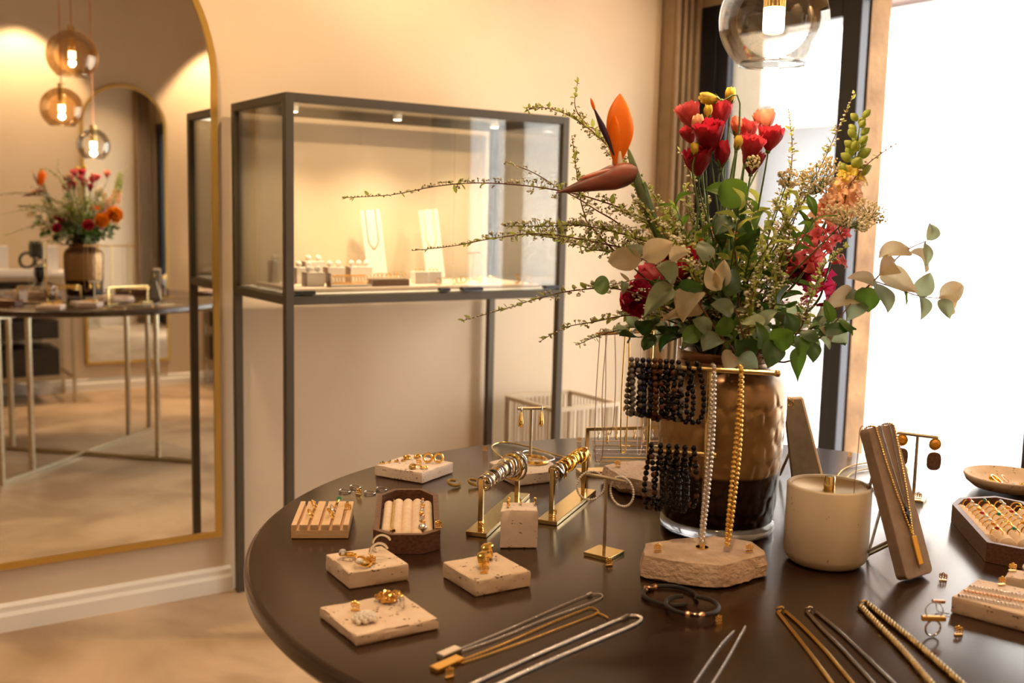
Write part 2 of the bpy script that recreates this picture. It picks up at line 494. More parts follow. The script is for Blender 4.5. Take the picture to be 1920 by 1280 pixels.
bp('cornice', -0.3, -1.5, 3.4, 3.75, 5.6, 'roof')
bp('side_wing', -2.2, 3.4, 6.5, 0.0, 4.6, 'brickred', 2.2)
aw = MB()
aw.add([(0, -1.4, 3.7), (0, 3.2, 3.7), (-1.6, 3.2, 2.9), (-1.6, -1.4, 2.9), (0, -1.4, 3.64), (0, 3.2, 3.64), (-1.6, 3.2, 2.84), (-1.6, -1.4, 2.84)],
       [(0, 1, 2, 3), (7, 6, 5, 4), (0, 3, 7, 4), (1, 0, 4, 5), (2, 1, 5, 6), (3, 2, 6, 7)])
aw.obj('awning', M['awning'], b, smooth=False)
MB().box((-1.6, 0.9, 2.72), (0.03, 4.6, 0.26)).obj('awning_valance', M['awning'], b, smooth=False)
bl = MB().cyl((0, 0, 0), (0, 0, 0.62), 0.11, 0.09, 20).sph((0, 0, 0.62), 0.09, 16, 8, (1, 1, .5)).obj('street_bollard', M['shopdark'], None, (5.6, -0.05, -0.02))
tag(bl, 'small dark bollard on the bright pavement seen through the doorway', 'bollard')

# curtain in the corner
def curtain(name, label, x0, x1, y, z0, z1, amp, waves):
    mb = MB(); nx = 120; nz = 6; vs = []
    for j in range(nz + 1):
        for i in range(nx + 1):
            t = i / nx
            vs.append((x0 + (x1 - x0) * t + 0.012 * math.sin(waves * 4 * pi * t), y + amp * math.sin(waves * 2 * pi * t) + 0.25 * amp * math.sin(waves * 5.1 * t + 1), z0 + (z1 - z0) * j / nz))
    fs = [(j * (nx + 1) + i, j * (nx + 1) + i + 1, (j + 1) * (nx + 1) + i + 1, (j + 1) * (nx + 1) + i) for j in range(nz) for i in range(nx)]
    mb.add(vs, fs)
    o = mb.obj(name, M['curtain'], angle=0)
    s = o.modifiers.new('cloth', 'SOLIDIFY'); s.thickness = 0.003
    return tag(o, label, 'curtain')
curtain('curtain', 'tan pleated floor-length curtain in the corner beside the dark window frame', 1.90, 2.07, -0.055, 0.01, 2.92, 0.032, 4)

# arched mirrors
def arched_mirror(name, label, cx, half, z0, zs, y, s, fw=0.02, dp=0.03):
    r = thing(name, label, 'mirror', (cx, y, z0))
    def outline(h):
        pts = [(-h, 0 + (half - h)), (-h, zs - z0)]
        n = 40
        for k in range(1, n):
            a = pi - pi * k / n
            pts.append((h * math.cos(a), zs - z0 + h * math.sin(a)))
        pts += [(h, zs - z0), (h, 0 + (half - h))]
        return pts
    o1 = outline(half); o2 = outline(half - fw)
    n = len(o1)
    yb = 0.0; yf = s * dp
    vs = [(p[0], yb, p[1]) for p in o1] + [(p[0], yf, p[1]) for p in o1] + [(p[0], yf, p[1]) for p in o2] + [(p[0], yb, p[1]) for p in o2]
    fs = []
    for k in range(n):
        l = (k + 1) % n
        for a, c in ((0, 1), (1, 2), (2, 3)):
            fs.append((a * n + k, a * n + l, c * n + l, c * n + k))
    MB().add(vs, fs).obj('frame', M['brass_frame'], r)
    yg = s * (dp - 0.007)
    g = [(p[0], yg, p[1]) for p in o2] + [(p[0], yg - s * 0.012, p[1]) for p in o2]
    MB().add(g, [tuple(range(n)) if s < 0 else tuple(range(n))[::-1], tuple(range(n, 2 * n))] + [(k, (k + 1) % n, n + (k + 1) % n, n + k) for k in range(n)]).obj('mirror_glass', M['mirror'], r, smooth=False)
    return r
arched_mirror('arched_mirror', 'tall arched mirror in a thin brass frame beside the glass showcase', -0.60, 0.555, 0.205, 1.76, 0.0, -1)
arched_mirror('arched_mirror', 'narrow arched brass mirror on the opposite wall, seen only as a reflection', 0.73, 0.30, 0.19, 1.90, YF, 1)

# ceiling spotlights (the fixtures of the lamps set above)
spn = ['above the tall arched mirror', 'above the glass showcase', 'above the corner curtain', 'above the near left edge of the round table',
       'above the far side of the round table', 'above the reflected drawer console', 'above the wall right of the reflected narrow mirror',
       'above the wall behind the photographer', 'above the floor left of the round table', 'above the floor by the display window']
for (lo, ta, po, an, bl_), nm in zip(SPOTS, spn):
    t = thing('ceiling_spotlight', 'small white ceiling spotlight ' + nm, 'spotlight', lo, 0, 'ceiling spotlights')
    d = (Vector(ta) - Vector(lo)).normalized()
    MB().cyl((0, 0, 0), (0, 0, -0.02), 0.045, n=24).cyl((0, 0, -0.02), (0, 0, -0.05), 0.008).obj('mount', M['white_trim'], t)
    h = Vector((0, 0, -0.075))
    q = d.to_track_quat('Z', 'Y')
    mb = MB()
    prof = [(0.018, -0.05), (0.034, -0.045), (0.036, 0.03), (0.031, 0.03), (0.029, 0.0)]
    mb.lathe(prof, 24)
    mb.v = [tuple(q @ Vector(v) + h) for v in mb.v]
    mb.obj('head', M['white_trim'], t)

# reflected drawer consoles on the opposite wall
def console(label, x0, x1):
    w = x1 - x0
    r = thing('drawer_console', label, 'cabinet', (x0, YF + 0.03, 0), 0)
    dy = 0.40; zt = 0.86
    B = 0.012
    for x in (B, w - B):
        for y in (B, dy - B):
            MB().box((x, y, zt / 2), (B * 1.6, B * 1.6, zt)).obj('leg', M['brass_pale'], r, smooth=False)
    for z in (0.17, zt - 0.01):
        mb = MB()
        for y in (B, dy - B): mb.box((w / 2, y, z), (w, B * 1.3, B * 1.3))
        for x in (B, w - B): mb.box((x, dy / 2, z), (B * 1.3, dy, B * 1.3))
        mb.obj('rail', M['brass_pale'], r, smooth=False)
    MB().box((w / 2, dy / 2, zt + 0.012), (w, dy, 0.024)).obj('top', M['white_disp'], r, smooth=False, bevel=0.002)
    for z0, z1 in ((0.19, 0.37), (0.44, 0.56), (0.66, 0.80)):
        d = MB().box((w / 2 - 0.03, dy / 2, (z0 + z1) / 2), (w - 0.14, dy - 0.04, z1 - z0)).obj('drawer', M['black_wood'], r, smooth=False, bevel=0.003)
        MB().tube([(w / 2 - .1, dy - 0.02, (z0 + z1) / 2), (w / 2 - .1, dy + 0.005, (z0 + z1) / 2), (w / 2 + .04, dy + 0.005, (z0 + z1) / 2), (w / 2 + .04, dy - 0.02, (z0 + z1) / 2)], 0.005, 6).obj('handle', M['brass'], d)
    return r
console('black three-drawer console with slim brass legs, left in the mirror reflection', -0.95, 0.28)
console('black three-drawer console with slim brass legs, behind the reflected showcase post', 1.28, 2.0)
ZC = 0.8845
def block(name, label, cat, loc, dims, m, rz=0, bevel=0.003, group=None):
    return tag(MB().box((0, 0, dims[2] / 2), dims).obj(name, M[m], None, loc, rz, smooth=False, bevel=bevel), label, cat, group)
block('display_block', 'tall white jewellery block on the reflected console, next to the bouquet', 'display block', (0.17, -4.22, ZC), (0.09, 0.09, 0.17), 'white_disp')
block('display_block', 'tall white jewellery block on the reflected console, left of the black rings', 'display block', (-0.13, -4.22, ZC), (0.07, 0.09, 0.17), 'white_disp')
block('display_tray', 'low white tray on the reflected drawer console', 'tray', (-0.02, -4.10, ZC), (0.34, 0.12, 0.02), 'white_disp')
for lab, x, y, z, rr in (('large black ring-shaped bracelet stand on the reflected console', 0.03, -4.24, ZC, 0.05),
                         ('smaller black ring-shaped bracelet stand at the front of the reflected console', 0.09, -4.09, ZC + 0.0005, 0.036)):
    t = thing('bracelet_stand', lab, 'display stand', (x, y, z))
    MB().box((0, 0, 0.006), (0.06, 0.05, 0.012)).obj('base', M['black'], t, smooth=False)
    MB().torus((0, 0, 0.012 + rr * 1.2), rr, rr * 0.2, (0.3, 1, 0), 28, 8).obj('ring', M['black'], t)

# three globe pendants over the table
def pendant(label, loc, rad, glass, power):
    t = thing('globe_pendant', label, 'pendant lamp', loc, 0, 'globe pendants over the round table')
    x, y, z = loc
    prof = []
    a0 = -math.acos(0.60)
    a0 = -math.asin(0.80)
    for k in range(33):
        a = a0 + (pi / 2 - 0.16 - a0) * k / 32
        prof.append((rad * math.cos(a), rad * math.sin(a)))
    mb = MB().lathe(prof + [(p[0] * 0.975, p[1] * 0.975) for p in prof[::-1]] + [prof[0]], 56)
    mb.f = [f_ for f_ in mb.f if len(f_) == 4]
    mb.obj('glass_globe', M[glass], t, angle=0)
    MB().torus((0, 0, prof[0][1]), prof[0][0], 0.0022, (0, 0, 1), 48, 8).obj('rim', M['glass'], t)
    mb = MB()
    nn = 40
    pr = []
    for k in range(nn):
        q = 2 * pi * k / nn
        rr = 0.0155 + (0.0012 if k % 2 else 0)
        pr.append((rr * math.cos(q), rr * math.sin(q)))
    mb.prism(pr, 0.018, rad * 0.99 + 0.02)
    mb.obj('ribbed_holder', M['brass'], t, smooth=False)
    MB().lathe([(0.0145, -0.018), (0.0165, -0.014), (0.0165, 0.018)], 24).obj('lit_diffuser', M['lamp'], t)
    MB().cyl((0, 0, rad * 0.99 + 0.02), (0, 0, CEIL - z - 0.02), 0.004, n=10).obj('rod', M['copper'], t)
    MB().cyl((0, 0, CEIL - z - 0.022), (0, 0, CEIL - z), 0.05, n=28).obj('canopy', M['copper'], t)
    l = bpy.data.lights.new('pendant_lamp', 'POINT'); l.energy = power; l.color = WARM; l.shadow_soft_size = 0.015
    lo = bpy.data.objects.new('pendant_lamp', l); COL.objects.link(lo); lo.parent = t; lo.location = (0, 0, -0.04)
    return t
pendant('clear glass globe pendant with a ribbed brass holder, lowest over the flowers', (0.065, -2.342, 1.648), 0.084, 'globe', 4)
pendant('amber glass globe pendant, middle height of the three in the mirror reflection', (-0.074, -2.40, 1.83), 0.107, 'globe_amber', 4)
pendant('large amber glass globe pendant, highest of the three in the mirror reflection', (-0.045, -2.26, 2.085), 0.125, 'globe_amber', 4)

# ---------------------------------------------------------------- glass showcase against the mirror wall
CW, CD, CG, CT, CS = 1.0535, 0.482, 0.028, 1.6855, 1.0506
PW = 0.027
case = thing('glass_showcase', 'tall glass showcase on a slim dark bronze frame against the wall', 'showcase', (0, -CG, 0))
for x in (PW / 2, CW - PW / 2):
    for y in (-PW / 2, -CD + PW / 2):
        MB().box((x, y, CT / 2), (PW, PW, CT)).obj('post', M['case_metal'], case, smooth=False, bevel=0.0015)
def cbar(x0, x1, y0, y1, z0, z1, name='rail', m='case_metal', parent=None, b=0.0015):
    return MB().box(((x0 + x1) / 2, (y0 + y1) / 2, (z0 + z1) / 2), (abs(x1 - x0), abs(y1 - y0), z1 - z0)).obj(name, M[m], parent or case, smooth=False, bevel=b)
for z in (CT - PW, CS):
    cbar(PW, CW - PW, -CD, -CD + PW, z, z + PW)
    cbar(PW, CW - PW, -PW, 0, z, z + PW)
    cbar(0, PW, -CD + PW, -PW, z, z + PW)
    cbar(CW - PW, CW, -CD + PW, -PW, z, z + PW)
ZS = CS + PW
cbar(0.02, CW - 0.02, -CD + 0.02, -0.02, ZS - 0.012, ZS + 0.004, 'shelf', 'white_disp')
ZS = ZS + 0.004
g = 0.006
SPL = 0.595
cbar(PW, SPL - 0.002, -CD + 0.010, -CD + 0.010 + g, CS + PW, CT - PW, 'glass_door', 'glass', b=0)
cbar(SPL + 0.002, CW - PW, -CD + 0.010, -CD + 0.010 + g, CS + PW, CT - PW, 'glass_door', 'glass', b=0)
cbar(0.010, 0.010 + g, -CD + PW, -PW, CS + PW, CT - PW, 'glass_side', 'glass', b=0)
cbar(CW - 0.016, CW - 0.010, -CD + PW, -PW, CS + PW, CT - PW, 'glass_side', 'glass', b=0)
cbar(PW, CW - PW, -CD + PW, -PW, CT - 0.010, CT - 0.004, 'glass_top', 'glass', b=0)
for x0, x1 in ((0.031, 0.095), (SPL - 0.055, SPL - 0.02), (SPL + 0.03, SPL + 0.11), (CW - 0.085, CW - 0.03)):
    cbar(x0, x1, -CD - 0.004, -CD + 0.022, ZS + 0.001, ZS + 0.012, 'hinge', 'black', b=0.001)
cbar(PW + .01, CW - PW - .01, -CD + PW + 0.002, -CD + PW + 0.012, CT - PW + 0.004, CT - PW + 0.014, 'led_strip', 'led', b=0)
for x in (0.14, 0.52, 0.92):
    p = MB().cyl((x, -0.20, CT - PW - 0.002), (x, -0.20, CT - 0.0115), 0.016, n=20).obj('puck_light', M['white_trim'], case)
    MB().cyl((x, -0.20, CT - PW - 0.004), (x, -0.20, CT - PW - 0.001), 0.013, n=20).obj('puck_lens', M['led'], p)
    spot_light((x, -0.20 - CG, CT - PW - 0.012), (x, -0.24 - CG, 1.0), 18, 130, 0.8, 0.018, (1.0, 0.76, 0.46))
ZS2 = ZS + 0.0125
tag(MB().box((0, 0, 0), (0.94, 0.36, 0.012)).obj('display_pad', M['shelf_pad'], None, (0.53, -0.255, ZS + 0.0065), smooth=False, bevel=0.002),
    'blush display pad covering the showcase shelf', 'pad')
# pearl blocks: white block with one walnut cheek, pearl studs resting on it
def cb(px, bot): pass
BL = [  # x, y, width, height, pearls, what sets it apart
    (0.100, -0.150, 0.030, 0.075, 1, 'tall block with one pearl stud, leftmost in the showcase'),
    (0.255, -0.120, 0.075, 0.070, 2, 'block with two pearl studs, rearmost of the showcase pearl blocks'),
    (0.180, -0.215, 0.070, 0.055, 2, 'block with two pearl studs behind the showcase hinge, left row'),
    (0.290, -0.215, 0.065, 0.055, 2, 'block with two pearl studs in the middle of the showcase pearl blocks'),
    (0.395, -0.190, 0.085, 0.055, 3, 'block with three pearl studs, rightmost of the showcase pearl blocks'),
    (0.165, -0.330, 0.065, 0.045, 2, 'low block with two pearl studs, nearest the showcase glass'),
]
for x, y, w_, h_, n_, lab in BL:
    t = thing('pearl_block', 'white and walnut ' + lab, 'display block', (x, y, ZS2), -0.1, 'pearl blocks in the showcase')
    MB().box((0.003, 0, h_ / 2), (w_ - 0.006, 0.04, h_)).obj('block', M['white_disp'], t, smooth=False, bevel=0.001)
    MB().box((-w_ / 2 + 0.0015, 0, h_ / 2), (0.003, 0.04, h_)).obj('cheek', M['walnut'], t, smooth=False)
    for k in range(n_):
        xx = x + (k - (n_ - 1) / 2) * w_ / max(n_, 2) * 1.0
        s = tag(MB().sph((0, 0, 0.0105), 0.0105, 14, 8).cyl((0, 0, 0.0), (0, 0, 0.003), 0.004).obj('pearl_stud', M['pearl'], None, (xx, y, ZS2 + h_ + 0.0005)),
                'pearl stud on the ' + lab.split(',')[0].replace('block with ', '').replace(' pearl studs', '-stud block').replace('one pearl stud', 'single-stud block'), 'earring', 'pearl studs in the showcase')
# leaning necklace slabs
for x, y, lab, hh in ((0.50, -0.13, 'tall white necklace slab leaning in the showcase, left of the glass joint', 0.255), (0.745, -0.12, 'tall cream necklace slab leaning in the showcase, right of the glass joint', 0.26)):
    t = thing('necklace_slab', lab, 'display stand', (x, y, ZS2), -0.45)
    Mx = Matrix.Rotation(-0.20, 3, 'X') @ Matrix.Rotation(-0.12, 3, 'Y')
    MB().box(Mx @ Vector((0, 0, hh / 2 + 0.003)), (0.07, 0.010, hh), M=Mx).obj('slab', M['white_disp'], t, smooth=False, bevel=0.002)
    e = Mx @ Vector((0, 0, hh * 0.6))
    MB().tube([e + Vector((0, .008, 0)), (e.x, e.y + 0.09, 0.003)], 0.003, 6).obj('strut', M['brass'], t)
    p = Mx @ Vector((0, -0.006, hh + 0.004))
    mb = MB()
    mb.tube([Mx @ Vector((-0.018, -0.0068, hh * 0.55)), Mx @ Vector((-0.018, -0.0068, hh + .003)), Mx @ Vector((-0.018, 0.007, hh + .005))], 0.0012, 5)
    mb.tube([Mx @ Vector((0.018, -0.0068, hh * 0.55)), Mx @ Vector((0.018, -0.0068, hh + .003)), Mx @ Vector((0.018, 0.007, hh + .005))], 0.0012, 5)
    mb.tube(spline([Mx @ Vector((-0.018, -0.0068, hh * 0.55)), Mx @ Vector((0, -0.0068, hh * .45)), Mx @ Vector((0.018, -0.0068, hh * 0.55))], 8), 0.0012, 5)
    n = mb.obj('fine_necklace', M['gold'], None, (x, y, ZS2), -0.45)
    tag(n, 'fine gold necklace hung over the ' + ('white' if 'white' in lab else 'cream') + ' slab in the showcase', 'necklace')
# row of gold hoops, ring box, small cubes
t = thing('hoop_rack', 'low walnut rack behind the row of gold hoops in the showcase', 'display stand', (0.270, -0.385, ZS2))
MB().box((-0.075, 0, 0.0225), (0.008, 0.02, 0.045)).obj('cheek', M['walnut'], t, smooth=False)
MB().box((0.0, 0, 0.003), (0.15, 0.02, 0.006)).obj('base', M['white_disp'], t, smooth=False)
for k in range(11):
    tag(MB().torus((0, 0, 0.017), 0.0145, 0.002, (1, 0.45, 0), 20, 6).obj('gold_hoop', M['gold'], None, (0.207 + k * 0.0115, -0.385, ZS2 + 0.0065)),
        'gold hoop standing in the front row of the showcase', 'earring', 'gold hoops in the showcase row')
t = thing('ring_box', 'low walnut ring box in the showcase under the white necklace slab', 'ring box', (0.415, -0.375, ZS2))
MB().box((0, 0, 0.011), (0.135, 0.05, 0.022)).obj('box', M['walnut'], t, smooth=False, bevel=0.001)
MB().box((0, 0, 0.0235), (0.125, 0.042, 0.003)).obj('cushion', M['suede'], t, smooth=False)
for k in range(8):
    for j in range(2):
        tag(MB().torus((0, 0, 0.009), 0.0085, 0.0012, (1, 0.3, 0), 18, 5).obj('ring', M['gold' if (k + j) % 2 else 'silver'], None, (0.36 + k * 0.0155, -0.386 + j * 0.02, ZS2 + 0.0252)),
            ('gold' if (k + j) % 2 else 'silver') + ' ring standing in the low walnut box in the showcase', 'ring', 'rings in the showcase ring box')
for i, (x, y, lab) in enumerate(((0.575, -0.30, 'small white cube left of the glass joint, topped with gold studs'), (0.635, -0.29, 'small white cube right of the glass joint, topped with gold studs'))):
    t = thing('stud_cube', lab, 'display block', (x, y, ZS2), -0.1)
    MB().box((0, 0, 0.021), (0.05, 0.04, 0.042)).obj('block', M['white_disp'], t, smooth=False, bevel=0.002)
    for k in range(3):
        tag(MB().sph((0, 0, 0.004), 0.004, 10, 6).cyl((0, 0, 0), (0, 0, .002), .002).obj('gold_stud', M['gold'], None, (x - 0.015 + k * 0.015, y, ZS2 + 0.0425)),
            'tiny gold stud on the ' + lab.split(',')[0], 'earring', 'gold studs on the showcase cubes')
for k, (x, y, rz) in enumerate(((0.70, -0.36, .3), (0.735, -0.33, 1.2), (0.78, -0.37, .6), (0.81, -0.32, -.3), (0.85, -0.36, .2), (0.60, -0.39, .9), (0.66, -0.395, .1), (0.87, -0.30, 1.6))):
    tag(MB().torus((0, 0, 0.012), 0.0105, 0.0018, (math.cos(rz), math.sin(rz), 0), 18, 6).obj('gold_hoop', M['gold'], None, (x, y, ZS2)),
        'loose gold hoop in the right half of the showcase', 'earring', 'loose gold hoops in the showcase')
# gold numerals 375
fc = bpy.data.curves.new('numeral_text', 'FONT'); fc.body = '375'; fc.size = 0.05; fc.extrude = 0.003
fo = bpy.data.objects.new('numeral_text', fc); COL.objects.link(fo)
bpy.context.view_layer.update()
me = bpy.data.meshes.new_from_object(fo.evaluated_get(bpy.context.evaluated_depsgraph_get()))
bpy.data.objects.remove(fo)
me.materials.clear(); me.materials.append(M['gold'])
no = bpy.data.objects.new('gold_numerals', me); COL.objects.link(no)
no.location = (0.905, -0.40, ZS2 + 0.0005); no.rotation_euler = (pi / 2, 0, -0.35)
tag(no, 'small gold numerals 375 standing at the right end of the showcase', 'numerals')
# T stand inside the showcase
t = thing('earring_stand', 'little brass T-shaped earring stand inside the showcase near the right post', 'display stand', (0.86, -0.20, ZS2))
MB().box((0, 0, .003), (.04, .04, .006)).obj('base', M['brass'], t, smooth=False)
MB().cyl((0, 0, .006), (0, 0, .10), .003).obj('post', M['brass'], t)
MB().cyl((-.03, 0, .10), (.03, 0, .10), .003).obj('bar', M['brass'], t)

# ribbed stand between the showcase and the curtain
rs = thing('ribbed_stand', 'low cream ribbed pedestal on the floor behind the showcase post', 'pedestal', (1.10, -0.40, 0))
rw, rd, rh = 0.33, 0.33, 0.605
for x in (0.008, rw - 0.008):
    for y in (0.008, rd - 0.008):
        MB().box((x, y, rh / 2), (0.016, 0.016, rh)).obj('corner_post', M['acrylic'], rs, smooth=False)
for x0, x1, y0, y1 in ((0, rw, 0, .018), (0, rw, rd - .018, rd), (0, .018, .018, rd - .018), (rw - .018, rw, .018, rd - .018)):
    MB().box(((x0 + x1) / 2, (y0 + y1) / 2, rh + 0.007), (x1 - x0, y1 - y0, 0.014)).obj('top_rail', M['acrylic'], rs, smooth=False)
rod = MB().cyl((0, 0, 0.01), (0, 0, rh), 0.0038, n=8).mesh('rib', M['acrylic'])
for k in range(1, 16):
    u = rw * k / 16
    for x, y in ((u, 0.008), (u, rd - 0.008), (0.008, u), (rw - 0.008, u)):
        inst('rib', rod, rs, Matrix.Translation((x, y, 0)))
MB().box((rw / 2, rd / 2, 0.005), (rw, rd, 0.01)).obj('foot', M['acrylic'], rs, smooth=False)

# ---------------------------------------------------------------- round table
TX, TY, TR = -0.0114, -2.3864, 0.7431
tb = thing('round_table', 'large round dark wooden table on paired brass legs', 'table', (TX, TY, 0))
th = 0.032
MB().lathe([(0.0, HT - th), (TR - 0.020, HT - th), (TR - 0.006, HT - th + 0.004), (TR - 0.001, HT - th + 0.011), (TR, HT - 0.010), (TR - 0.0015, HT - 0.004), (TR - 0.005, HT - 0.001), (TR - 0.009, HT), (0.0, HT)], 160).obj('tabletop', M['table'], tb, angle=30)
for k in range(4):
    a = pi / 4 + k * pi / 2
    for rr in (0.435, 0.66):
        MB().box((rr * math.cos(a), rr * math.sin(a), (HT - th) / 2), (0.022, 0.022, HT - th - .002), a).obj('leg', M['brass_pale'], tb, smooth=False, bevel=0.001)
for k, z in ((0, 0.011), (1, 0.0115)):
    a = pi / 4 + k * pi / 2
    MB().box((0, 0, z), (1.298, 0.0215, 0.021), a).obj('floor_bar', M['brass_pale'], tb, smooth=False, bevel=0.001)
    MB().box((0, 0, HT - th - 0.011), (1.298, 0.0215, 0.021), a).obj('top_bar', M['brass_pale'], tb, smooth=False)

# ---------------------------------------------------------------- stone slabs, trays and stands on the table
FR = -0.592      # turn that faces the camera side of the table
E0 = 0.0006
def rough_slab(name, label, poly, h, m, cat='stone slab', jag=0.0005, step=0.009, chip=0.002, parts=None):
    """poly in world xy; chipped edges, flat top"""
    cx = sum(p[0] for p in poly) / len(poly); cy = sum(p[1] for p in poly) / len(poly)
    pts = []
    n = len(poly)
    for i in range(n):
        a = Vector((poly[i][0] - cx, poly[i][1] - cy)); b = Vector((poly[(i + 1) % n][0] - cx, poly[(i + 1) % n][1] - cy))
        k = max(2, int((b - a).length / step))
        for j in range(k): pts.append(a + (b - a) * (j / k))
    rings = []
    for z, ins in ((0.0, 0.0015), (0.0015, 0.0), (h * 0.35, 0.0), (h * 0.7, 0.0), (h - 0.0012, 0.0), (h, 0.0014)):
        ring = []
        for i, p in enumerate(pts):
            d = p.normalized()
            j = R(-jag, jag)
            if z > h * 0.9 and random.random() < 0.12: j -= chip
            q = p - d * (ins - j * (0.6 if z == h else 1))
            ring.append((q.x, q.y, z + (R(-1, 1) * 0.0003 if 0 < z < h else 0)))
        rings.append(ring)
    m_ = len(pts)
    vs = [v for r_ in rings for v in r_]
    fs = [tuple(range(m_))[::-1], tuple((len(rings) - 1) * m_ + k for k in range(m_))]
    for i in range(len(rings) - 1):
        for k in range(m_):
            l = (k + 1) % m_
            fs.append((i * m_ + k, i * m_ + l, (i + 1) * m_ + l, (i + 1) * m_ + k))
    o = MB().add(vs, fs).obj(name, M[m], None, (cx, cy, HT + E0), angle=35)
    return tag(o, label, cat)
ZA, ZB, ZCc, ZD, ZE = 0.0205, 0.0213, 0.0227, 0.0213, 0.0128
rough_slab('travertine_slab', 'pale travertine slab with gold earrings at the far left of the table', [(-0.3308, -1.7779), (-0.2819, -1.8713), (-0.1904, -1.8272), (-0.2324, -1.7292)], ZA, 'trav_pale')
rough_slab('travertine_slab', 'six-sided pale travertine slab holding bangles beneath the brass T stand', [(-0.1306, -1.8614), (-0.1418, -1.9698), (-0.0689, -1.9768), (-0.0375, -1.9566), (-0.0080, -1.87), (-0.05, -1.835)], ZB, 'trav_pale')
rough_slab('travertine_slab', 'travertine slab with two gold rings and two silver cuffs, before the walnut tray', [(-0.621, -2.2117), (-0.6252, -2.2950), (-0.5416, -2.3018), (-0.5381, -2.2160)], ZCc, 'trav')
rough_slab('travertine_slab', 'travertine slab with two chunky gold rings standing at its centre', [(-0.4956, -2.3152), (-0.4971, -2.4010), (-0.4132, -2.4048), (-0.4105, -2.3169)], ZD, 'trav')
rough_slab('travertine_slab', 'thin wide travertine slab with a crystal brooch and a gold brooch, nearest the camera', [(-0.6957, -2.3619), (-0.6955, -2.4630), (-0.5899, -2.4671), (-0.5885, -2.3676)], ZE, 'trav', chip=0.004)
rough_slab('travertine_cube', 'rough travertine cube between the two brass ring bars', [(-0.3609, -2.2514), (-0.3128, -2.2784), (-0.2897, -2.2403), (-0.3343, -2.2153)], 0.0575, 'trav_pale', 'stone cube', 0.0008, 0.008, 0.003)

def rock(name, label, top, h, zt, spread, seed):
    """raw stone: flat top polygon, broken slanted sides"""
    random.seed(seed)
    n = len(top)
    cx = sum(p[0] for p in top) / n; cy = sum(p[1] for p in top) / n
    pts = []
    for i in range(n):
        a = Vector((top[i][0] - cx, top[i][1] - cy)); b = Vector((top[(i + 1) % n][0] - cx, top[(i + 1) % n][1] - cy))
        k = max(2, int((b - a).length / 0.007))
        for j in range(k): pts.append(a + (b - a) * (j / k))
    m_ = len(pts)
    rings = []
    ph = [R(0, 6.28) for _ in range(6)]
    for q, (z, out) in enumerate(((0.0, -0.004), (h * 0.12, 0.004), (h * 0.35, spread), (h * 0.6, spread * 0.9), (h * 0.85, spread * 0.35), (h, 0.0))):
        ring = []
        for i, p in enumerate(pts):
            d = p.normalized()
            an = math.atan2(p.y, p.x)
            w = 0.0012 * math.sin(6 * an + ph[q % 6]) + 0.0008 * math.sin(13 * an + ph[(q + 2) % 6]) + R(-0.0009, 0.0009)
            if q == 5: w = w * 0.7
            v = p + d * (out + w)
            ring.append((v.x, v.y, z + (R(-0.0012, 0.0012) if 0 < q < 5 else 0)))
        rings.append(ring)
    vs = [v for r_ in rings for v in r_] + [(0, 0, h + 0.0004)]
    fs = [tuple(range(m_))[::-1]] + [((5) * m_ + k, 5 * m_ + (k + 1) % m_, len(vs) - 1) for k in range(m_)]
    for i in range(5):
        for k in range(m_):
            l = (k + 1) % m_
            fs.append((i * m_ + k, i * m_ + l, (i + 1) * m_ + l, (i + 1) * m_ + k))
    random.seed(seed + 100)
    return MB().add(vs, fs), (cx, cy)

# slotted beech ring block
W2 = 0.0853; L2 = 0.130; A2 = math.atan2(-2.0998 + 2.0586, -0.5307 + 0.6054)
gl = (-0.5405, -2.0205, HT + E0)
gb = thing('ring_block', 'pale wooden ring block cut with five slots, holding four rings', 'ring block', gl, A2)
hg = 0.0215
mb = MB().box((0, 0, hg * 0.3), (W2, L2, hg * 0.6))
nsl = 5; sw = 0.0045
lands = []
xs = [-W2 / 2]
slots = [-W2 / 2 + W2 * (k + 0.62) / 5.25 for k in range(5)]
prev = -W2 / 2
segs = []
for sx in slots:
    segs.append((prev, sx - sw / 2)); prev = sx + sw / 2
segs.append((prev, W2 / 2))
mb.obj('base', M['beech'], gb, smooth=False, bevel=0.0008)
for a, b in segs:
    MB().box(((a + b) / 2, 0, hg * 0.8), (b - a, L2, hg * 0.4)).obj('slat', M['beech'], gb, smooth=False, bevel=0.0008)

# octagonal walnut trays with suede rolls
def oct_tray(label, poly_world, h, nroll, lip=0.0085, m='walnut', rot=None, roll_m='suede', zr=0.62):
    n = len(poly_world)
    cx = sum(p[0] for p in poly_world) / n; cy = sum(p[1] for p in poly_world) / n
    r = thing('octagonal_tray', label, 'jewellery tray', (cx, cy, HT + E0))
    P = [Vector((p[0] - cx, p[1] - cy)) for p in poly_world]
    if sum(P[i].x * P[(i + 1) % n].y - P[(i + 1) % n].x * P[i].y for i in range(n)) < 0: P = P[::-1]
    def inset(d):
        out = []
        for i in range(n):
            a, b, c = P[i - 1], P[i], P[(i + 1) % n]
            e1 = (b - a).normalized(); e2 = (c - b).normalized()
            n1 = Vector((-e1.y, e1.x)); n2 = Vector((-e2.y, e2.x))
            bis = (n1 + n2); bis = bis / max(0.2, bis.length_squared) * 2
            out.append(b + bis * d)
        return out
    I = inset(lip)
    for i in range(n):
        j = (i + 1) % n
        quad = [P[i], P[j], I[j], I[i]]
        MB().prism([(q.x, q.y) for q in quad], 0.0, h).obj('side_panel', M[m], r, smooth=False)
    MB().prism([(q.x, q.y) for q in I], 0.0, 0.005).obj('bottom', M[m], r, smooth=False)
    return r, P, I, (cx, cy)
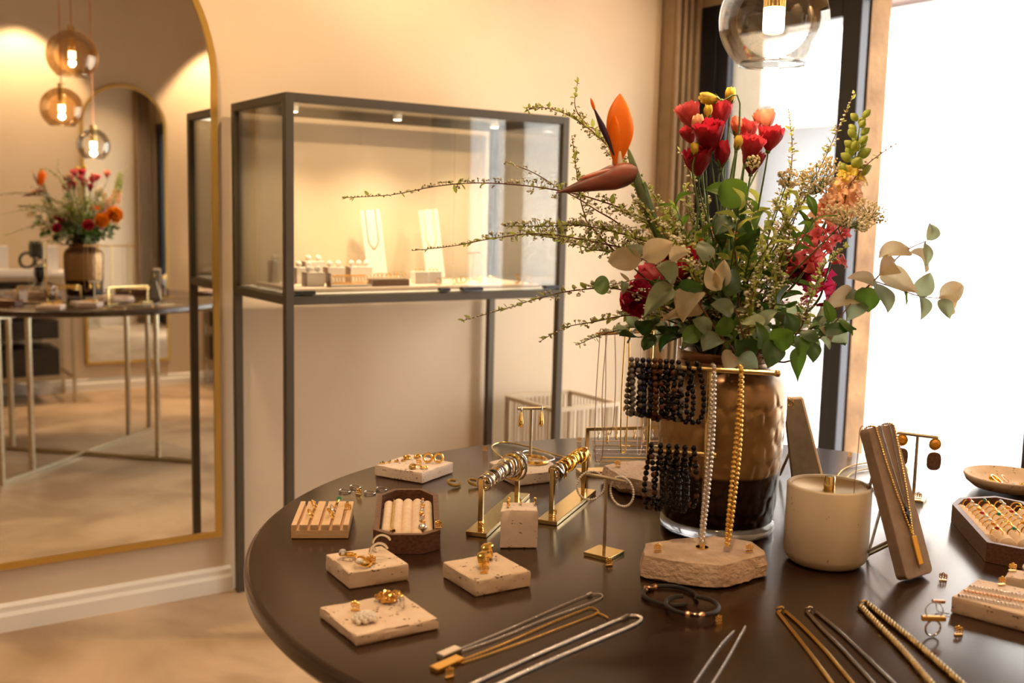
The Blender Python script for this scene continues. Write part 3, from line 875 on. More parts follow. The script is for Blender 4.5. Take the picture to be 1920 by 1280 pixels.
def rolls(r, axis, center, half_w, length, count, rad, z, m='suede', name='suede_roll'):
    """fabric rolls side by side; axis = direction of their length (local xy)"""
    ax = Vector((axis[0], axis[1], 0)).normalized(); sd = Vector((-ax.y, ax.x, 0))
    out = []
    for k in range(count):
        off = (k - (count - 1) / 2) * (2 * half_w / count)
        c = Vector((center[0], center[1], z)) + sd * off
        L_ = length * (1.0 if 0 < k < count - 1 else 0.86) / 2
        pts = [c + ax * (L_ * t) for t in (-1, -0.985, -0.95, -0.5, 0, 0.5, 0.95, 0.985, 1)]
        rr = [rad * q for q in (0.35, 0.72, 1, 1, 1, 1, 1, 0.72, 0.35)]
        out.append(MB().tube(pts, rr, 16).obj(name, M[m], r))
    return out
TW = [(-0.5231, -2.1578), (-0.5130, -2.1938), (-0.4718, -2.2173), (-0.4389, -2.2087), (-0.3462, -2.041), (-0.348, -1.9932), (-0.3906, -1.9696), (-0.4338, -1.9923)]
tr, TP, TI, TC = oct_tray('dark walnut octagonal tray lined with five cream suede rolls, left of the travertine cube', TW, 0.0285, 5)
tax = (Vector(TW[4]) - Vector(TW[3])).normalized(); tang = math.atan2(tax.y, tax.x)
rolls(tr, tax, (0.0, 0.0), 0.0385, 0.185, 5, 0.0083, 0.0150)

# right-hand walnut ring tray (runs out of the frame)
TW2 = [(0.3734, -2.5076), (0.2281, -2.6593), (0.2426, -2.7050), (0.300, -2.7300), (0.352, -2.7150), (0.497, -2.5630), (0.4880, -2.5150), (0.4200, -2.4900)]
tr2, TP2, TI2, TC2 = oct_tray('walnut octagonal ring tray packed with rings at the right edge of the table', TW2, 0.0295, 5)
tax2 = (Vector(TW2[1]) - Vector(TW2[0])).normalized()
rolls(tr2, tax2, (0, 0), 0.062, 0.205, 5, 0.0128, 0.0165)

# brass ring bars: long plate, two posts, top bar
def ring_bar(label, a, b, ph, base_a, base_b, bw, over=0.022):
    a = Vector((a[0], a[1])); b = Vector((b[0], b[1]))
    d = (b - a).normalized(); ang = math.atan2(d.y, d.x); c = (a + b) / 2; L_ = (b - a).length
    t = thing('ring_bar', label, 'display stand', (c.x, c.y, HT + E0), ang)
    MB().box((0, 0, 0.0035), (L_ + 2 * over, bw, 0.007)).obj('base_plate', M['brass'], t, smooth=False, bevel=0.0008)
    for s in (-1, 1):
        MB().box((s * L_ / 2, 0, 0.007 + ph / 2), (0.0075, 0.0075, ph)).obj('post', M['brass'], t, smooth=False, bevel=0.0006)
    MB().box((0, 0, 0.007 + ph - 0.003), (L_ - 0.0075, 0.006, 0.006)).obj('top_bar', M['brass'], t, smooth=False, bevel=0.0005)
    return t, c, d, L_, HT + E0 + 0.007 + ph - 0.003
rb1 = ring_bar('brass ring bar crowded with silver and gold hoops, left of the travertine cube', (-0.3452, -2.1722), (-0.1896, -2.0435), 0.078, None, None, 0.034)
rb2 = ring_bar('brass ring bar with a row of gold hoops, right of the travertine cube', (-0.2121, -2.1761), (-0.0706, -2.0781), 0.080, None, None, 0.034)

# T-shaped earring stands
def t_stand(label, loc, rz, h, half, base, m='brass_pale', r=0.0028, plate=True):
    t = thing('earring_stand', label, 'display stand', loc, rz)
    if plate: MB().box((0, 0, 0.0025), (base, base, 0.005)).obj('base_plate', M['brass'], t, rz=0, smooth=False, bevel=0.0006)
    MB().cyl((0, 0, 0.005 if plate else 0), (0, 0, h), r).obj('post', M[m], t)
    MB().cyl((-half, 0, h), (half, 0, h), r * 1.15).obj('bar', M[m], t)
    return t
zb = HT + E0 + ZB
t_stand('brass T stand with gold drop earrings rising from the six-sided slab', (-0.048, -1.880, zb + 0.0002), FR + 0.25, 0.100, 0.0275, 0.018)
t_stand('small brass T stand with pearl hoops, before the raw stone blocks', (-0.2437, -2.3507, HT + E0), FR - 0.62, 0.115, 0.034, 0.044, 'brass_pale', 0.0024)
t_stand('brass T stand with citrine and wood earrings at the right of the table', (0.4349, -2.3922, HT + E0), FR - 0.55, 0.118, 0.035, 0.042, 'brass_pale', 0.0028)

# raw stone necklace stands
def put_rock(t, mb, m='rock'):
    o = mb.obj('stone_base', M[m], t, angle=28)
    return o
mbr, (cx, cy) = rock('', '', [(0.0248, -2.0179), (0.0743, -2.010), (0.1467, -2.0306), (0.1834, -2.0752), (0.150, -2.150), (0.0337, -2.1785), (-0.0013, -2.0987)], 0.030, 0, 0.006, 11)
t = thing('necklace_stand', 'tall brass necklace stand on a raw stone base, behind the beaded bracelets', 'display stand', (cx, cy, HT + E0))
put_rock(t, mbr)
px, py = 0.0794 - cx, -2.0757 - cy
MB().cyl((px, py, 0.030), (px, py, 0.032), 0.010, n=20).cyl((px, py, 0.03), (px, py, 0.287), 0.0032).obj('post', M['brass'], t)
MB().cyl((-0.0523 - cx, -2.0772 - cy, 0.287), (0.210 - cx, -2.0742 - cy, 0.287), 0.0030).obj('top_bar', M['brass'], t)
BKBAR = (Vector((-0.0523, -2.0772, HT + E0 + 0.287)), Vector((0.210, -2.0742, HT + E0 + 0.287)))

mbr, (cx, cy) = rock('', '', [(-0.2252, -2.4204), (-0.1750, -2.4250), (-0.1137, -2.4443), (-0.085, -2.49), (-0.1010, -2.528), (-0.1158, -2.5405), (-0.2000, -2.5440), (-0.2400, -2.500), (-0.2622, -2.4583)], 0.033, 0, 0.004, 5)
t = thing('bracelet_stand', 'brass bracelet stand on a raw limestone base, front of the vase', 'display stand', (cx, cy, HT + E0))
put_rock(t, mbr)
px, py = -0.1697 - cx, -2.4758 - cy
MB().cyl((px, py, 0.033), (px, py, 0.035), 0.009, n=20).cyl((px, py, 0.033), (px, py, 0.287), 0.0036).obj('post', M['brass'], t)
FA = Vector((-0.1130, -2.5450, HT + E0 + 0.287)); FB = Vector((-0.2470, -2.3950, HT + E0 + 0.287))
tb_ = MB().cyl(FA - Vector((cx, cy, HT + E0)), FB - Vector((cx, cy, HT + E0)), 0.0036)
tb_.sph(FA - Vector((cx, cy, HT + E0)), 0.0052, 12, 8)
tb_.obj('top_bar', M['brass'], t)
GA = Vector((-0.1597, -2.4848, HT + E0 + 0.167)); GB = Vector((-0.2230, -2.4150, HT + E0 + 0.167))
MB().cyl(GA - Vector((cx, cy, HT + E0)), GB - Vector((cx, cy, HT + E0)), 0.0034).obj('lower_bar', M['brass'], t)

# low brass frame for hanging earrings, behind
fa = Vector((0.034, -1.952)); fb = Vector((0.245, -2.035))
d = (fb - fa).normalized(); c = (fa + fb) / 2; L_ = (fb - fa).length
t = thing('low_brass_frame', 'low brass frame hung with small earrings at the back of the table', 'display stand', (c.x, c.y, HT + E0), math.atan2(d.y, d.x))
MB().box((-L_ / 2 + 0.014, 0, 0.003), (0.06, 0.034, 0.006)).obj('base_plate', M['brass'], t, smooth=False, bevel=0.0006)
MB().box((L_ / 2 - 0.014, 0, 0.003), (0.06, 0.034, 0.006)).obj('base_plate', M['brass'], t, smooth=False, bevel=0.0006)
for s in (-1, 1): MB().box((s * L_ / 2, 0, 0.046), (0.006, 0.006, 0.080)).obj('post', M['brass'], t, smooth=False)
MB().box((0, 0, 0.086), (L_ + 0.006, 0.006, 0.006)).obj('top_bar', M['brass'], t, smooth=False)
LFA = Vector((fa.x, fa.y, HT + E0 + 0.083)); LFB = Vector((fb.x, fb.y, HT + E0 + 0.083))

# travertine canister with a brass lid
cl = (0.0185, -2.5375, HT + E0)
t = thing('lidded_canister', 'round honed travertine canister with a recessed brass lid', 'canister', cl)
rc = 0.0595; hc = 0.116
MB().lathe([(0.0, 0.0), (rc - 0.018, 0.0), (rc - 0.009, 0.0025), (rc - 0.003, 0.008), (rc, 0.016), (rc, hc - 0.002), (rc - 0.002, hc), (rc - 0.005, hc), (rc - 0.0065, hc - 0.003), (rc - 0.0065, hc - 0.014), (0.0, hc - 0.014)], 72).obj('body', M['trav_smooth'], t, angle=50)
MB().lathe([(rc - 0.0072, hc - 0.0135), (rc - 0.0072, hc - 0.003), (rc - 0.010, hc - 0.003), (rc - 0.020, hc - 0.0060), (0.0, hc - 0.0075)], 64).obj('lid', M['lid_brass'], t)
MB().lathe([(0.0, hc - 0.0075), (0.0078, hc - 0.0075), (0.0078, hc + 0.0105), (0.0070, hc + 0.0115), (0.0, hc + 0.0115)], 28).obj('knob', M['brass'], t)

# leaning necklace easel on wire legs
eb = Vector((0.0376, -2.6615, HT + E0)); ee = Vector((1.0, 0.033, 0)).normalized(); en = Vector((-ee.y, ee.x, 0))
lv = (en * 0.077 + Vector((0, 0, 0.199)))
eL = lv.length; lu = lv / eL; ln = lu.cross(ee)      # points back
EM = basis(ee, ln, lu)
et = thing('necklace_easel', 'leaning taupe necklace board on brass wire legs, right of the canister', 'display stand', eb)
mb = MB()
w_, th_ = 0.0635, 0.017
# rounded board outline in (x, z), depth along ln
out = []
rd = 0.008
for cx_, cz_, a0 in ((w_ - rd, rd, -pi / 2), (w_ - rd, eL - rd, 0), (rd, eL - rd, pi / 2), (rd, rd, pi)):
    for k in range(6):
        a = a0 + k / 5 * pi / 2
        out.append((cx_ + rd * math.cos(a), cz_ + rd * math.sin(a)))
n = len(out)
vs = [ee * p[0] + lu * p[1] for p in out] + [ee * p[0] + lu * p[1] + ln * th_ for p in out]
mb.add(vs, [tuple(range(n)), tuple(range(n, 2 * n))[::-1]] + [(k, n + k, n + (k + 1) % n, (k + 1) % n) for k in range(n)])
zl = min(v.z for v in vs)
mb.v = [tuple(Vector(v) - Vector((0, 0, zl))) for v in mb.v]
mb.obj('board', M['taupe'], et, smooth=False, bevel=0.0015)
def EP(x, z, off=0.0):
    """point on the easel board front face, world"""
    return eb + ee * x + lu * z - ln * off - Vector((0, 0, zl))
lb = [EP(0.010, 0.055, -th_ - .001) - eb, EP(0.010, 0.03, -th_ - .001) - eb + en * 0.075, EP(0.053, 0.03, -th_ - .001) - eb + en * 0.075, EP(0.053, 0.055, -th_ - .001) - eb]
lb[1].z = 0.0025; lb[2].z = 0.0025
MB().tube(lb, 0.0022, 8).obj('wire_foot', M['brass_pale'], et)
lb = [EP(0.010, 0.150, -th_ - .001) - eb, EP(0.010, 0.05, -th_ - .001) - eb + en * 0.065, EP(0.053, 0.05, -th_ - .001) - eb + en * 0.065, EP(0.053, 0.150, -th_ - .001) - eb]
lb[1].z = 0.0025; lb[2].z = 0.0025
MB().tube(lb, 0.0022, 8).obj('wire_prop', M['steel'], et)

# second leaning board behind the vase
sb = Vector((0.300, -2.236, HT + E0)); se = Vector((0.979, -0.206, 0)); sn = Vector((0.206, 0.979, 0))
st_ = thing('earring_board', 'cream-edged taupe earring board leaning behind the vase', 'display stand', sb)
sl = (sn * 0.050 + Vector((0, 0, 0.158))); sL = sl.length; su = sl / sL; s3 = su.cross(se)
def SP(x, z, o_=0.0): return se * x + su * z - s3 * o_ + Vector((0, 0, 0.002))
P4 = [(0.0, 0), (0.068, 0), (0.045, sL), (0.004, sL)]
vs = [SP(x, z) for x, z in P4] + [SP(x, z, -0.006) for x, z in P4]
MB().add(vs, [(0, 1, 2, 3), (7, 6, 5, 4), (0, 4, 5, 1), (1, 5, 6, 2), (2, 6, 7, 3), (3, 7, 4, 0)]).obj('board', M['olive_suede'], st_, smooth=False)
mb = MB()
for (x0, z0), (x1, z1) in (((0.068, 0.001), (0.045, sL)), ((0.045, sL), (0.004, sL))):
    mb.tube([SP(x0, z0, -0.003), SP(x1, z1, -0.003)], 0.0042, 8)
mb.obj('edge_trim', M['suede'], st_)
MB().tube([SP(0.03, sL * .6, -0.007), SP(0.03, 0.0, 0) + sn * 0.085 + Vector((0, 0, .002))], 0.003, 8).obj('strut', M['brass_pale'], st_)
for k, (x, z) in enumerate(((0.012, sL), (0.020, sL - .006))):
    mb = MB()
    p0 = SP(x, z + 0.004, 0.0035) + sb
    for j in range(7):
        mb.torus(p0 + Vector((0, 0, -0.006 * j)), 0.003, 0.0006, (1, 0, 0) if j % 2 else (0.3, 1, 0), 10, 5)
    if k == 0: mb.tube([p0 + s3 * -0.0, SP(x, sL + .005, -0.001) + sb, SP(x, sL - .002, -0.010) + sb], 0.0006, 5)
    tag(mb.obj('chain_earring', M['gold'], None), 'fine gold chain earring ' + ('hooked over the top of' if k == 0 else 'pinned lower on') + ' the board behind the vase', 'earring')

# oval travertine dish
dc = (0.685, -2.413)
t = tag(MB().lathe([(0.0, 0.0), (0.055, 0.0), (0.072, 0.004), (0.086, 0.014), (0.092, 0.026), (0.0905, 0.0285), (0.088, 0.0285), (0.080, 0.017), (0.066, 0.009), (0.050, 0.007), (0.0, 0.007)], 64).obj('stone_dish', M['trav'], None, (dc[0] - .02, dc[1] - 0.02, HT + E0), 0.0, angle=60), 'round shallow travertine dish of rings at the right edge', 'dish')
t.scale = (0.85, 0.85, 0.95)

# blocks at the right edge
rough_slab('bracelet_block', 'wooden-toned stone block wrapped with chain bracelets at the right edge', [(-0.0010, -2.7540), (0.0900, -2.7330), (0.135, -2.860), (0.030, -2.885)], 0.0215, 'trav', 'stone block', 0.0005, 0.01, 0.0)
rough_slab('ring_slab', 'small stone block with a silver ring, behind the bracelet block', [(0.137, -2.742), (0.175, -2.728), (0.205, -2.778), (0.167, -2.792)], 0.019, 'trav', 'stone block', 0.0005, 0.01, 0.0)

# ---------------------------------------------------------------- vase
SIDE = Vector((0.8297, -0.5577, 0.0)); RISE = Vector((0, 0, 1)); AWAY = Vector((0.556, 0.822, 0.0)).normalized()
VC = Vector((0.0, -2.335, HT + E0))
vz = thing('hammered_vase', 'large hammered bronze glass vase holding the bouquet', 'vase', VC)
prof = [(0.060, 0.0135), (0.074, 0.0142), (0.086, 0.020), (0.0905, 0.036), (0.093, 0.07), (0.0960, 0.11), (0.0985, 0.155), (0.1000, 0.20), (0.0985, 0.228), (0.093, 0.247), (0.083, 0.260), (0.074, 0.267), (0.0705, 0.274), (0.071, 0.282), (0.0735, 0.2885)]
def vase_body():
    ncol, nrow = 176, 104
    P = spline([(r, 0, z) for r, z in prof], nrow)
    rng = np.random.RandomState(3)
    cs = []
    for row in range(8):
        for k in range(18):
            cs.append(((k + 0.5 * (row % 2) + rng.uniform(-.22, .22)) / 18 * 2 * pi, 0.024 + row * 0.0285 + rng.uniform(-.006, .006)))
    cs = np.array(cs)
    th_ = np.arange(ncol) / ncol * 2 * pi
    vs = []
    for p in P:
        r, z = p.x, p.z
        da = np.abs(th_[:, None] - cs[None, :, 0]); da = np.minimum(da, 2 * pi - da) * 0.095
        d = np.sqrt(da ** 2 + ((z - cs[None, :, 1])) ** 2)
        d.sort(axis=1)
        edge = np.clip((d[:, 1] - d[:, 0]) / 0.010, 0, 1)
        dim = -0.0022 * (1 - edge) ** 1.5
        fade = np.clip((0.236 - z) / 0.02, 0, 1)
        rr = r + dim * fade
        for k in range(ncol): vs.append((rr[k] * math.cos(th_[k]), rr[k] * math.sin(th_[k]), z))
    fs = []
    for i in range(nrow):
        for k in range(ncol):
            l = (k + 1) % ncol
            fs.append((i * ncol + k, i * ncol + l, (i + 1) * ncol + l, (i + 1) * ncol + k))
    fs.append(tuple(range(ncol))[::-1])
    return MB().add(vs, fs)
vm = mat('bronze_glass', (0.26, 0.15, 0.06), 0.26, 0.55)
nt = vm.node_tree; b_ = nt.nodes['Principled BSDF']
tc = nt.nodes.new('ShaderNodeTexCoord'); sx_ = nt.nodes.new('ShaderNodeSeparateXYZ'); cr = nt.nodes.new('ShaderNodeValToRGB')
nt.links.new(tc.outputs['Object'], sx_.inputs[0])
mr = nt.nodes.new('ShaderNodeMapRange'); mr.inputs['From Max'].default_value = 0.29
nt.links.new(sx_.outputs['Z'], mr.inputs['Value']); nt.links.new(mr.outputs[0], cr.inputs[0])
e = cr.color_ramp.elements
e[0].position = 0.0; e[0].color = (0.030, 0.013, 0.006, 1)
e[1].position = 1.0; e[1].color = (0.20, 0.10, 0.045, 1)
for p_, c_ in ((0.345, (0.034, 0.015, 0.007, 1)), (0.36, (0.30, 0.17, 0.068, 1)), (0.80, (0.36, 0.22, 0.10, 1)), (0.86, (0.17, 0.09, 0.045, 1))):
    q = e.new(p_); q.color = c_
nt.links.new(cr.outputs[0], b_.inputs['Base Color'])
vase_body().obj('body', vm, vz, angle=0)
MB().lathe([(0.0705, 0.27), (0.0715, 0.283), (0.0735, 0.2885), (0.070, 0.289), (0.066, 0.283), (0.064, 0.26), (0.062, 0.235)], 64).obj('rim', vm, vz, angle=0)
M['glass_base'] = mat('clear_glass_base', (0.55, 0.55, 0.58), 0.08, 0.0, 0.8, Transmission_Weight=0.7)
MB().lathe([(0.0, 0.0), (0.080, 0.0), (0.0885, 0.003), (0.091, 0.010), (0.090, 0.018), (0.086, 0.021), (0.080, 0.015), (0.0, 0.0136)], 72).obj('glass_foot', M['glass_base'], vz, angle=60)

# ---------------------------------------------------------------- plant materials and meshes
M['stem'] = mat('green_stem', (0.07, 0.13, 0.03), 0.5)
M['stem_red'] = mat('reddish_twig', (0.13, 0.045, 0.022), 0.6)
M['stem_brown'] = mat('brown_branch', (0.10, 0.07, 0.035), 0.7)
M['leaf_dark'] = leaf_mat('deep_green_leaf', (0.022, 0.055, 0.015), (0.045, 0.095, 0.024), (0.06, 0.16, 0.02), 0.25)
M['leaf_mid'] = leaf_mat('fresh_green_leaf', (0.06, 0.13, 0.022), (0.10, 0.19, 0.035), (0.16, 0.30, 0.03), 0.35)
M['leaf_lime'] = leaf_mat('lime_leaf', (0.26, 0.31, 0.06), (0.42, 0.46, 0.12), (0.55, 0.60, 0.12), 0.45)
M['leaf_euca'] = leaf_mat('grey_green_eucalyptus', (0.085, 0.12, 0.065), (0.20, 0.24, 0.15), (0.48, 0.55, 0.32), 0.55)
M['leaf_cream'] = leaf_mat('dry_cream_eucalyptus', (0.24, 0.20, 0.11), (0.46, 0.38, 0.25), (0.86, 0.70, 0.44), 0.55)
M['blossom'] = leaf_mat('cream_blossom', (0.80, 0.76, 0.60), (0.90, 0.87, 0.74), (0.92, 0.88, 0.68), 0.35)
M['bud'] = mat('olive_bud', (0.22, 0.22, 0.06), 0.6)
M['astilbe'] = leaf_mat('cream_plume', (0.70, 0.62, 0.42), (0.80, 0.72, 0.52), (0.85, 0.75, 0.5), 0.35)
def petal_m(n, c, t): return leaf_mat(n, tuple(x * 0.8 for x in c), c, t, 0.42, 25, 0.45)
M['p_deep'] = petal_m('deep_red_petal', (0.40, 0.009, 0.030), (0.55, 0.02, 0.05))
M['p_red'] = petal_m('rose_red_petal', (0.56, 0.030, 0.065), (0.75, 0.07, 0.10))
M['p_pink'] = petal_m('pink_red_petal', (0.72, 0.11, 0.12), (0.88, 0.20, 0.20))
M['p_coral'] = petal_m('coral_petal', (0.84, 0.32, 0.22), (0.92, 0.42, 0.28))
M['p_peach'] = petal_m('peach_petal', (0.90, 0.56, 0.34), (0.98, 0.68, 0.42))
M['p_yellow'] = petal_m('yellow_petal', (0.72, 0.56, 0.08), (0.85, 0.66, 0.1))
M['p_magenta'] = petal_m('magenta_petal', (0.52, 0.015, 0.09), (0.7, 0.03, 0.14))
M['p_orange'] = petal_m('orange_petal', (0.95, 0.30, 0.010), (1.0, 0.36, 0.01))
M['p_violet'] = mat('violet_petal', (0.035, 0.012, 0.045), 0.4)
M['spathe'] = noise_col(mat('spathe_skin', (0.15, 0.04, 0.03), 0.45), (0.085, 0.032, 0.028), (0.26, 0.055, 0.030), 18, (1, 1, 3), 4, 0.35, 0.65)

def leaf_mesh(name, m, shape='round', cup=0.10, fold=0.06, wave=0.03, nx=4, ny=9):
    vs = []
    for j in range(ny + 1):
        t = j / ny
        if shape == 'round': w = math.sin(pi * min(1, t * 0.97 + 0.03)) ** 0.55
        elif shape == 'egg': w = (math.sin(pi * t ** 0.75) ** 0.75 if 0 < t < 1 else 0)
        else: w = math.sin(pi * t ** 0.8) ** 1.2 if 0 < t < 1 else 0
        w = max(w, 0.03)
        for i in range(-nx, nx + 1):
            u = i / nx
            vs.append((0.5 * w * u, t, cup * (math.sin(pi * t) * 0.6 - t * 0.4) + fold * abs(u) * w + wave * math.sin(5 * t + 2 * u)))
    n = 2 * nx + 1
    fs = [(j * n + i, j * n + i + 1, (j + 1) * n + i + 1, (j + 1) * n + i) for j in range(ny) for i in range(n - 1)]
    return MB().add(vs, fs).mesh(name, M[m], True, 0)
LM = {}
def LMesh(shape, m, var=0):
    k = (shape, m, var)
    if k not in LM:
        LM[k] = leaf_mesh('leaf', m, shape, 0.12 + 0.10 * var, 0.08 + 0.14 * var, 0.045)
    return LM[k]
def leaf(parent, A, B, wr, shape, m, tilt=None, var=0, name='leaf'):
    A = Vector(A); B = Vector(B); d = B - A; L_ = d.length
    n_ = Vector(tilt) if tilt is not None else Vector((-0.5, -0.75, 0.45)) + Vector((R(-.5, .5), R(-.5, .5), R(-.5, .5)))
    base = Vector(parent.location) if parent is not None else Vector()
    return inst(name, LMesh(shape, m, var), parent, aim(A - base, d, n_, L_ * wr, L_, L_))
def stem_obj(parent, pts, r0, r1, m, n=16, name='stem'):
    base = Vector(parent.location)
    P = [p - base for p in spline(pts, n)]
    k = len(P) - 1
    return MB().tube(P, [r0 + (r1 - r0) * i / k for i in range(k + 1)], 7).obj(name, M[m], parent)
random.seed(21)
def root_pts():
    a = R(0, 2 * pi); q = R(0.005, 0.040)
    return Vector((VC.x + q * math.cos(a), VC.y + q * math.sin(a), HT + 0.275)), Vector((VC.x - 0.6 * q * math.cos(a), VC.y - 0.6 * q * math.sin(a), HT + 0.10))
def plant(name, label, cat, group=None):
    n_, i_ = root_pts()
    t = thing(name, label, cat, i_, 0, group)
    return t, i_, n_

# lisianthus blooms -----------------------------------------------------------------
def cup_bloom(m, layers, open_=0.25, ruffle=0.05, seed=0):
    rs = random.Random(seed)
    mb = MB()
    for li, (rad, hgt, cnt, z0) in enumerate(layers):
        for k in range(cnt):
            a0 = 2 * pi * (k + 0.5 * (li % 2)) / cnt + rs.uniform(-.2, .2)
            span = 2 * pi / cnt * 0.85
            nx, ny = 6, 7
            vs = []
            ph = rs.uniform(0, 6)
            hh = hgt * rs.uniform(.92, 1.08)
            for j in range(ny + 1):
                t = j / ny
                r = rad * (0.18 + 0.82 * math.sin(min(1.0, t * 1.25) * pi / 2)) + open_ * rad * max(0, t - 0.72) * 2.2
                wd = math.sin(pi * (0.12 + 0.80 * t)) ** 0.5
                for i in range(nx + 1):
                    u = i / nx * 2 - 1
                    a = a0 + u * span * wd
                    rr = r * (1 + ruffle * math.sin(5 * u + ph) * t * t) + rad * 0.03 * li
                    vs.append((rr * math.cos(a), rr * math.sin(a), z0 + hh * t - 0.10 * hh * u * u * t + ruffle * 0.5 * hh * t ** 4 * math.sin(7 * u + ph)))
            fs = [(j * (nx + 1) + i, j * (nx + 1) + i + 1, (j + 1) * (nx + 1) + i + 1, (j + 1) * (nx + 1) + i) for j in range(ny) for i in range(nx)]
            mb.add(vs, fs)
    return mb.mesh('bloom', M[m], True, 0)
LAY = [(0.50, 1.0, 5, 0.0), (0.42, 1.02, 5, 0.03), (0.31, 1.02, 4, 0.06), (0.18, 0.92, 3, 0.10), (0.09, 0.9, 3, 0.1)]
BLM = {k: [cup_bloom(k, LAY, 0.14, 0.08, s) for s in range(2)] for k in ('p_deep', 'p_red', 'p_pink', 'p_coral', 'p_peach')}
BUD = {k: cup_bloom(k, [(0.32, 1.0, 4, 0.0), (0.25, 1.05, 4, 0.02), (0.12, 1.05, 3, 0.02)], -0.35, 0.03, 5) for k in ('p_deep', 'p_red', 'p_coral', 'p_peach', 'p_yellow')}
calyx = MB()
for k in range(5):
    a = 2 * pi * k / 5
    calyx.drop((0, 0, -0.02), (0.34 * math.cos(a), 0.34 * math.sin(a), 0.38), 0.07, 0.02, (math.cos(a), math.sin(a), 0.3), n=6, m=6)
calyx.sph((0, 0, -0.02), 0.11, 8, 6)
calyx_me = calyx.mesh('calyx', M['stem'], True, 0)
def lisi(label, pos, size, m, tip=(0, 0, 1), kind='bloom', stem=True):
    pos = Vector(pos)
    t, i_, n_ = plant('lisianthus', label, 'flower', 'lisianthus flowers in the bouquet')
    ax = Vector(tip).normalized()
    mid = (n_ * 0.45 + pos * 0.55) + Vector((R(-.012, .012), R(-.012, .012), 0))
    stem_obj(t, [i_, n_, mid, pos - ax * 0.03, pos], 0.0019, 0.0013, 'stem')
    me = BLM[m][random.randint(0, 1)] if kind == 'bloom' else BUD[m]
    q = ax.to_track_quat('Z', 'Y').to_matrix() @ Matrix.Rotation(R(0, 6), 3, 'Z')
    b = inst('bloom', me, t, Matrix.Translation(pos - i_) @ (q * size).to_4x4())
    inst('calyx', calyx_me, b)
    return t
DL = 1.62
lisi('rose-red lisianthus, outermost left of the red cluster', (-0.0380, -2.2832, 1.4813), 0.036, 'p_pink', (-.35, .2, 1))
lisi('peach half-open lisianthus at the left of the red cluster', (-0.0603, -2.3191, 1.4652), 0.030, 'p_peach', (-.15, 0, 1), 'bud')
lisi('rose-red lisianthus just below the yellow buds', (-0.0056, -2.3049, 1.4822), 0.037, 'p_red', (.1, .1, 1))
lisi('large deep red lisianthus in the middle left of the cluster', (-0.0539, -2.3390, 1.4416), 0.043, 'p_deep', (-.3, -.1, 1))
lisi('deep red lisianthus hanging lowest at the left of the cluster', (-0.0632, -2.3258, 1.4057), 0.041, 'p_deep', (-.3, -.15, .9))
lisi('closed red lisianthus bud under the middle of the cluster', (-0.0352, -2.3433, 1.4161), 0.040, 'p_deep', (0, -.05, 1), 'bud')
lisi('coral lisianthus behind the long yellow-tipped stem', (0.0455, -2.2925, 1.4712), 0.030, 'p_coral', (0, 0, 1), 'bud')
lisi('pink-red lisianthus right of the long yellow-tipped stem', (0.0660, -2.2953, 1.4639), 0.032, 'p_pink', (.15, .1, 1))
lisi('pale coral lisianthus at the upper right of the cluster', (0.1153, -2.2894, 1.4824), 0.034, 'p_coral', (.05, .2, 1))
lisi('rose-red lisianthus, outermost right of the red cluster', (0.0567, -2.3521, 1.4478), 0.037, 'p_red', (.1, -.05, 1))
lisi('ruffled rose-red lisianthus at the centre right of the cluster', (0.0148, -2.3503, 1.4327), 0.036, 'p_red', (.1, -.2, 1))
lisi('shaded dark red lisianthus lowest at the right of the cluster', (0.0398, -2.3339, 1.4113), 0.034, 'p_deep', (.1, -.05, 1))
lisi('small red lisianthus tucked behind the peach one', (-0.0122, -2.2552, 1.4594), 0.028, 'p_red', (-.5, 0, 1))
lisi('yellow lisianthus bud at the very top of the bouquet', (0.0104, -2.3109, 1.5156), 0.027, 'p_yellow', (.05, .05, 1), 'bud')
lisi('long yellow-green lisianthus bud lying sideways at the top', (-0.0075, -2.3099, 1.5224), 0.032, 'p_yellow', (-.85, .5, .12), 'bud')
lisi('small yellow bud between the red lisianthus', (-0.0419, -2.3157, 1.4905), 0.022, 'p_yellow', (.1, 0, 1), 'bud')
lisi('slim yellow-green bud before the lowest red lisianthus', (-0.0892, -2.3410, 1.4311), 0.020, 'p_yellow', (0, 0, 1), 'bud')
lisi('plump yellow-green bud right of the red bud', (-0.0293, -2.3678, 1.4419), 0.022, 'p_yellow', (.25, 0, 1), 'bud')

# roses and carnations, lower -----------------------------------------------------------
def dome_bloom(m, cnt, seed, size=0.5, thin=0.06):
    rs = random.Random(seed); mb = MB()
    for k in range(cnt):
        z = 1 - 1.5 * (k + .5) / cnt; a = k * 2.399
        s = math.sqrt(max(0, 1 - z * z)); d = Vector((s * math.cos(a), s * math.sin(a), z)).normalized()
        L_ = rs.uniform(.75, 1.0)
        w = 0.36
        q = d.to_track_quat('Z', 'Y')
        vs = []
        for j in range(5):
            t = j / 4
            for i in range(5):
                u = i / 2 - 1
                vs.append(q @ Vector((u * w * t, 0.10 * math.sin(6 * u + k) * t, L_ * size * 2 * (t - 0.12 * u * u * t) * 0.5 + 0.03 * math.sin(9 * u + k) * t)))
        fs = [(j * 5 + i, j * 5 + i + 1, (j + 1) * 5 + i + 1, (j + 1) * 5 + i) for j in range(4) for i in range(4)]
        mb.add(vs, fs)
    return mb.mesh('bloom', M[m], True, 0)
def round_flower(name, label, pos, size, me, tip, cat='flower'):
    pos = Vector(pos); t, i_, n_ = plant(name, label, cat)
    ax = Vector(tip).normalized()
    stem_obj(t, [i_, n_, n_ * .4 + pos * .6 + Vector((0, 0, .01)), pos - ax * .02, pos], 0.0024, 0.0018, 'stem')
    q = ax.to_track_quat('Z', 'Y').to_matrix()
    b = inst('bloom', me, t, Matrix.Translation(pos - i_) @ (q * size).to_4x4())
    inst('calyx', calyx_me, b)
    return t
